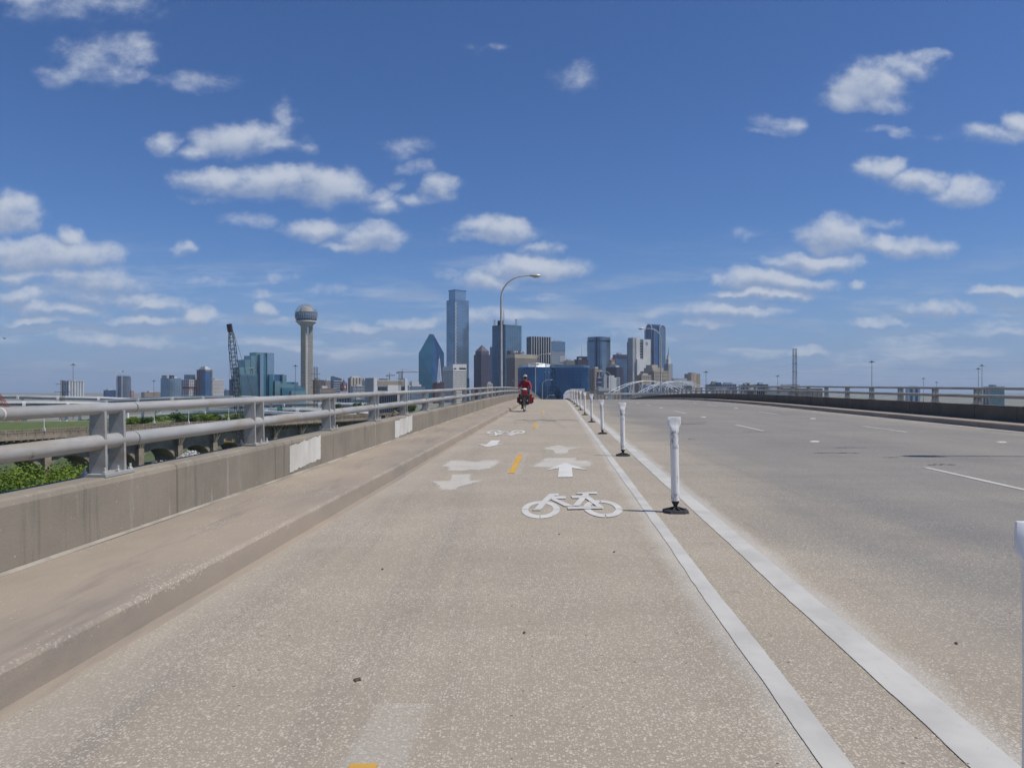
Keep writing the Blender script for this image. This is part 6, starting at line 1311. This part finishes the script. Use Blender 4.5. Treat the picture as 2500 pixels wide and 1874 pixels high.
for py in (869, 889, 909):
    a_ = at(1940.6, py, 420); b_ = at(1440, py + 64, 900); c_ = at(3000, py + 6, 500)
    for e_ in (b_, c_): MB().tube([a_.lerp(e_, i / 12) - Vector((0, 0, 14 * (i / 12) * (1 - i / 12))) for i in range(13)], .014, 4).build('wire', steel_dark, WR)
def hmast(label, px, ytop, D):
    t_ = at(px, ytop, D); b = Vector((t_.x, D, 0)); root = thing('high_mast_light', label, 'light mast', b, 'high mast highway lights')
    MB().tube([b, t_], [.36, .17], 8).build('pole', M('mast_steel', (.20, .21, .22), None, .5, .5, .3), root); ring_ = MB().lathe([(.5, -.5), (1.4, -.2), (1.4, .1), (.3, .9)], 10, t_).build('lamp_ring', steel_dark, root)
    for k in range(6): w = k * math.pi / 3; c_ = t_ + Vector((2.0 * math.cos(w), 2.0 * math.sin(w), -.35)); MB().box(c_.x - .55, c_.x + .55, c_.y - .35, c_.y + .35, c_.z - .22, c_.z + .22).build('floodlight', WL['grey'], ring_)
for lab, px, yt, D in (('high mast light left of the ball topped tower', 721, 893, 700), ('high mast light above the leftmost apartment tower', 178, 890, 700), ('high mast light right of the tan tower block', 1724, 908, 760), ('high mast light left of the lone dark pylon', 1899, 918, 900), ('tall high mast light midway along the right railing', 2129, 883, 620),
        ('small high mast light right of the tall one on the right', 2255, 924, 1000), ('smallest high mast light behind the right railing', 2287, 933, 1150), ('shorter of the paired high mast lights near the right edge', 2389, 900, 760), ('taller of the paired high mast lights near the right edge', 2398, 892, 740), ('faint high mast light before the beige low block', 375, 930, 900), ('high mast light before the stepped glass hotel', 616, 902, 560), ('thin high mast light behind the cyclist', 1256, 928, 900), ('high mast light before the right wing of the curved hotel', 1336, 907, 700), ('dark high mast light before the beige office building', 1447, 898, 800)): hmast(lab, px, yt, D)
b = at(10.5, 826, 90); BD = thing('bird', 'tiny dark bird flying at the far left sky', 'bird', b)
MB().ball(b, .16, .05, .05, 8, 6).build('body', steel_dark, BD, True); 
for s2 in (-1, 1): MB().extrude([b + Vector((.05, 0, .02)), b + Vector((-.06, 0, .02)), b + Vector((s2 * .16 - .02, s2 * .2, .08)), b + Vector((s2 * .12 + .03, s2 * .2, .09))], (0, 0, .012)).build('wing', steel_dark, BD)

# ------------------------------------------------------------------ trees
leafA = leaf_mat('fresh_leaves', (.15, .24, .022), (.22, .30, .045)); leafB = leaf_mat('dark_leaves', (.055, .12, .022), (.09, .155, .03)); bark = M('bark', (.09, .07, .05), (.06, .045, .035), 2, .9)
def tree(label, base, h, rad, n, leaf, m, seed, group, squash=.75):
    rnd = random.Random(seed); root = thing('tree', label, 'tree', base, group); tr = MB(); top = Vector((rnd.uniform(-.3, .3), rnd.uniform(-.3, .3), h * .55)); base = Vector(base)
    tr.tube([base, base + top * .5, base + top], [h * .03, h * .022, h * .014], 7); lobes = []
    for i in range(15):
        w = rnd.uniform(0, 6.283); rr_ = rad * rnd.uniform(.25, .75); p = base + Vector((rr_ * math.cos(w), rr_ * math.sin(w), h - rad * squash * rnd.uniform(.45, 1.3))); lobes.append((p, rad * rnd.uniform(.22, .42)))
        tr.tube([base + top * rnd.uniform(.5, .95), base.lerp(p, .8) + Vector((0, 0, (p.z - base.z) * .12)), p], [h * .010, h * .007, h * .003], 5)
    lobes.append((base + Vector((0, 0, h - rad * .5)), rad * .5)); tr.build('trunk', bark, root, True)
    cr = MB(); vs = cr.v; fs = cr.f
    for k in range(n):
        c_, r_ = lobes[rnd.randrange(len(lobes))]; d = Vector((rnd.gauss(0, 1), rnd.gauss(0, 1), rnd.gauss(0, 1))).normalized(); p = c_ + Vector((d.x, d.y, d.z * squash)) * r_ * (rnd.random() ** .38) * rnd.uniform(.85, 1.12)
        a_ = Vector((rnd.gauss(0, 1), rnd.gauss(0, 1), rnd.gauss(0, .6))).normalized(); b_ = (a_.cross(d) + Vector((0, 0, .01))).normalized(); s2 = leaf * rnd.uniform(.6, 1.3); i = len(vs)
        vs += [p - a_ * s2, p + b_ * s2 * .55, p + a_ * s2, p - b_ * s2 * .55 + d * s2 * .2]; fs.append((i, i + 1, i + 2, i + 3))
    cr.build('crown', m, root, kind='stuff')
tr_n = [('bright green treetop at the far left below the railing pipe', (8, 1118), 78, 7.0), ('dark green treetop between lower pipe and parapet, second from left', (88, 1110), 82, 6.5), ('yellow green treetop just left of the nearest railing post', (172, 1104), 80, 6.0), ('low bushy treetop at the left edge under the bright treetop', (30, 1150), 66, 6.0), ('shaded bushy treetop beside the nearest railing post', (140, 1140), 68, 5.5)]
for i, (lab, (px, py), D, rad) in enumerate(tr_n):
    t_ = at(px, py, D); tree(lab, (t_.x, D, 0), t_.z, rad, 9000, .19, leafA if i % 2 == 0 else leafB, 20 + i, 'riverside trees below the bridge')
tr_f = [('small dark tree left of the tree row on the levee', (320, 1013), 5), ('low green tree at the left of the levee row', (352, 1011), 6), ('broad green tree on the levee left of a lamp post', (395, 1006), 7), ('tall green tree in the middle of the levee row', (445, 1000), 7.5), ('highest dark tree of the levee row', (492, 998), 8), ('round green tree on the levee left of the crane boom', (540, 1004), 7), ('dense green tree behind the crane boom foot', (578, 1005), 7), ('bushy green tree at the right end of the levee row', (612, 1008), 6)]
for i, (lab, (px, py), rad) in enumerate(tr_f):
    D = 400 + (i % 3) * 7; t_ = at(px, py, D); b = 9.0 if px < 560 else 2.0; tree(lab, (t_.x, D, b), t_.z - b, rad, 2600, .42, leafB if i % 2 else leafA, 50 + i, 'trees along the levee')
for i, (lab, (px, py), D, rad) in enumerate((('small round tree before the low white windowed building', (872, 980), 560, 5), ('dark small tree left of the low white windowed building', (815, 982), 540, 5), ('round tree left of the long white low building', (905, 982), 560, 6), ('tree between the low white buildings behind the railing', (975, 975), 600, 6), ('tree right of the long white low building', (1000, 985), 560, 6), ('street tree low behind the third railing post', (760, 992), 500, 5), ('far tree clump seen under left end of upper pipe', (255, 1022), 520, 6), ('far tree clump under the upper pipe beside nearest post', (210, 1020), 520, 6))):
    t_ = at(px, py, D); tree(lab, (t_.x, D, 0), t_.z, rad, 1500, .5, leafB, 90 + i, 'trees among the far buildings')
# broken white rock heaps and a yellow digger below the viaduct
rk = M('white_limestone', (.56, .54, .50), (.36, .345, .32), .9, .95); rnd = random.Random(5)
mb = MB()
for k in range(2200):
    u_ = rnd.random(); px = 300 + 230 * u_; D = 150 + 40 * u_ + rnd.uniform(-6, 6); hh = 5.6 * math.exp(-((px - 465) / 48) ** 2) + 4.0 * math.exp(-((px - 380) / 40) ** 2); x = (px - CX) / F * D; z_ = rnd.random() ** .5 * hh + 5.6 * (px > 335); r_ = rnd.uniform(.16, .48)
    j_ = lambda: r_ * rnd.uniform(.6, 1.15)
    mb.add([(x + j_(), D + rnd.uniform(-.3, .3) * r_, z_), (x + rnd.uniform(-.3, .3) * r_, D + j_(), z_), (x - j_(), D + rnd.uniform(-.3, .3) * r_, z_), (x + rnd.uniform(-.3, .3) * r_, D - j_(), z_), (x + rnd.uniform(-.5, .5) * r_, D + rnd.uniform(-.5, .5) * r_, z_ + j_() * .8), (x, D, z_ - j_() * .7)],
           [(0, 1, 4), (1, 2, 4), (2, 3, 4), (3, 0, 4), (1, 0, 5), (2, 1, 5), (3, 2, 5), (0, 3, 5)])
o = mb.build('rock_pile', rk, None, label='heap of broken white rock below the old viaduct', cat='rocks', kind='stuff')
mb = MB(); n_ = 30
for j in range(7):
    for i in range(n_): u_ = i / (n_ - 1); px = 285 + 260 * u_; D = 140 + 55 * u_ + (j - 3) * 4; hh = (5.0 * math.exp(-((px - 465) / 50) ** 2) + 3.8 * math.exp(-((px - 380) / 45) ** 2) + 5.5 / (1 + math.exp(-(px - 340) / 8))) * (1 - ((j - 3) / 3.01) ** 2) ; mb.v.append(Vector(((px - CX) / F * D, D, hh - .05)))
mb.f = [(j * n_ + i, j * n_ + i + 1, (j + 1) * n_ + i + 1, (j + 1) * n_ + i) for j in range(6) for i in range(n_ - 1)]
o = mb.build('rock_mound', rk, None, kind='structure'); fixnormals(o)
for i, px in enumerate((944, 968)):
    b = at(px, 1012, 215); root = thing('site_excavator', ('yellow digger low behind the railing left of the rusty pipe', 'second yellow digger low behind the railing')[i], 'excavator', (b.x, b.y, 0)); yl = MATS['yellow_plant_paint']; z_ = b.z - 2.6
    MB().box(b.x - 2.5, b.x + 2.5, b.y - 3, b.y + 3, 0, z_ - .9).build('earth_mound', M('bare_earth', (.22, .16, .10), None, .5, .95), root); MB().box(b.x - 1.4, b.x + 1.4, b.y - 1.2, b.y + 1.2, z_, z_ + 1.3).build('body', yl, root); MB().box(b.x - 1.3, b.x - .3, b.y - 1.1, b.y + .2, z_ + 1.3, z_ + 2.5).build('cab', GL['win'], root)
    MB().tube([(b.x + .6, b.y, z_ + 1), (b.x + 2.2, b.y, z_ + 3.6), (b.x + 3.8, b.y, z_ + 2.6), (b.x + 4.0, b.y, z_ + .8)], .22, 6).build('arm', yl, root)
    for s2 in (-1.3, 1.3): MB().box(b.x - 1.8, b.x + 1.8, b.y + s2 - .3, b.y + s2 + .3, z_ - .9, z_).build('track', steel_dark, root)

# ------------------------------------------------------------------ air
hz_m = bpy.data.materials.new('thin_air'); hz_m.use_nodes = True; nt = hz_m.node_tree; nt.nodes.clear()
pv = nd(nt, 'VolumePrincipled', {'Color': (.74, .87, 1.0, 1.0), 'Density': .000055, 'Anisotropy': .2}); ou = nd(nt, 'OutputMaterial'); nt.links.new(pv.outputs[0], ou.inputs['Volume'])
MB().box(-12100, 12100, -11800, 12400, -1.0, 330).build('haze', hz_m, None, kind='stuff', label='thin pale haze over the whole view', cat='haze')
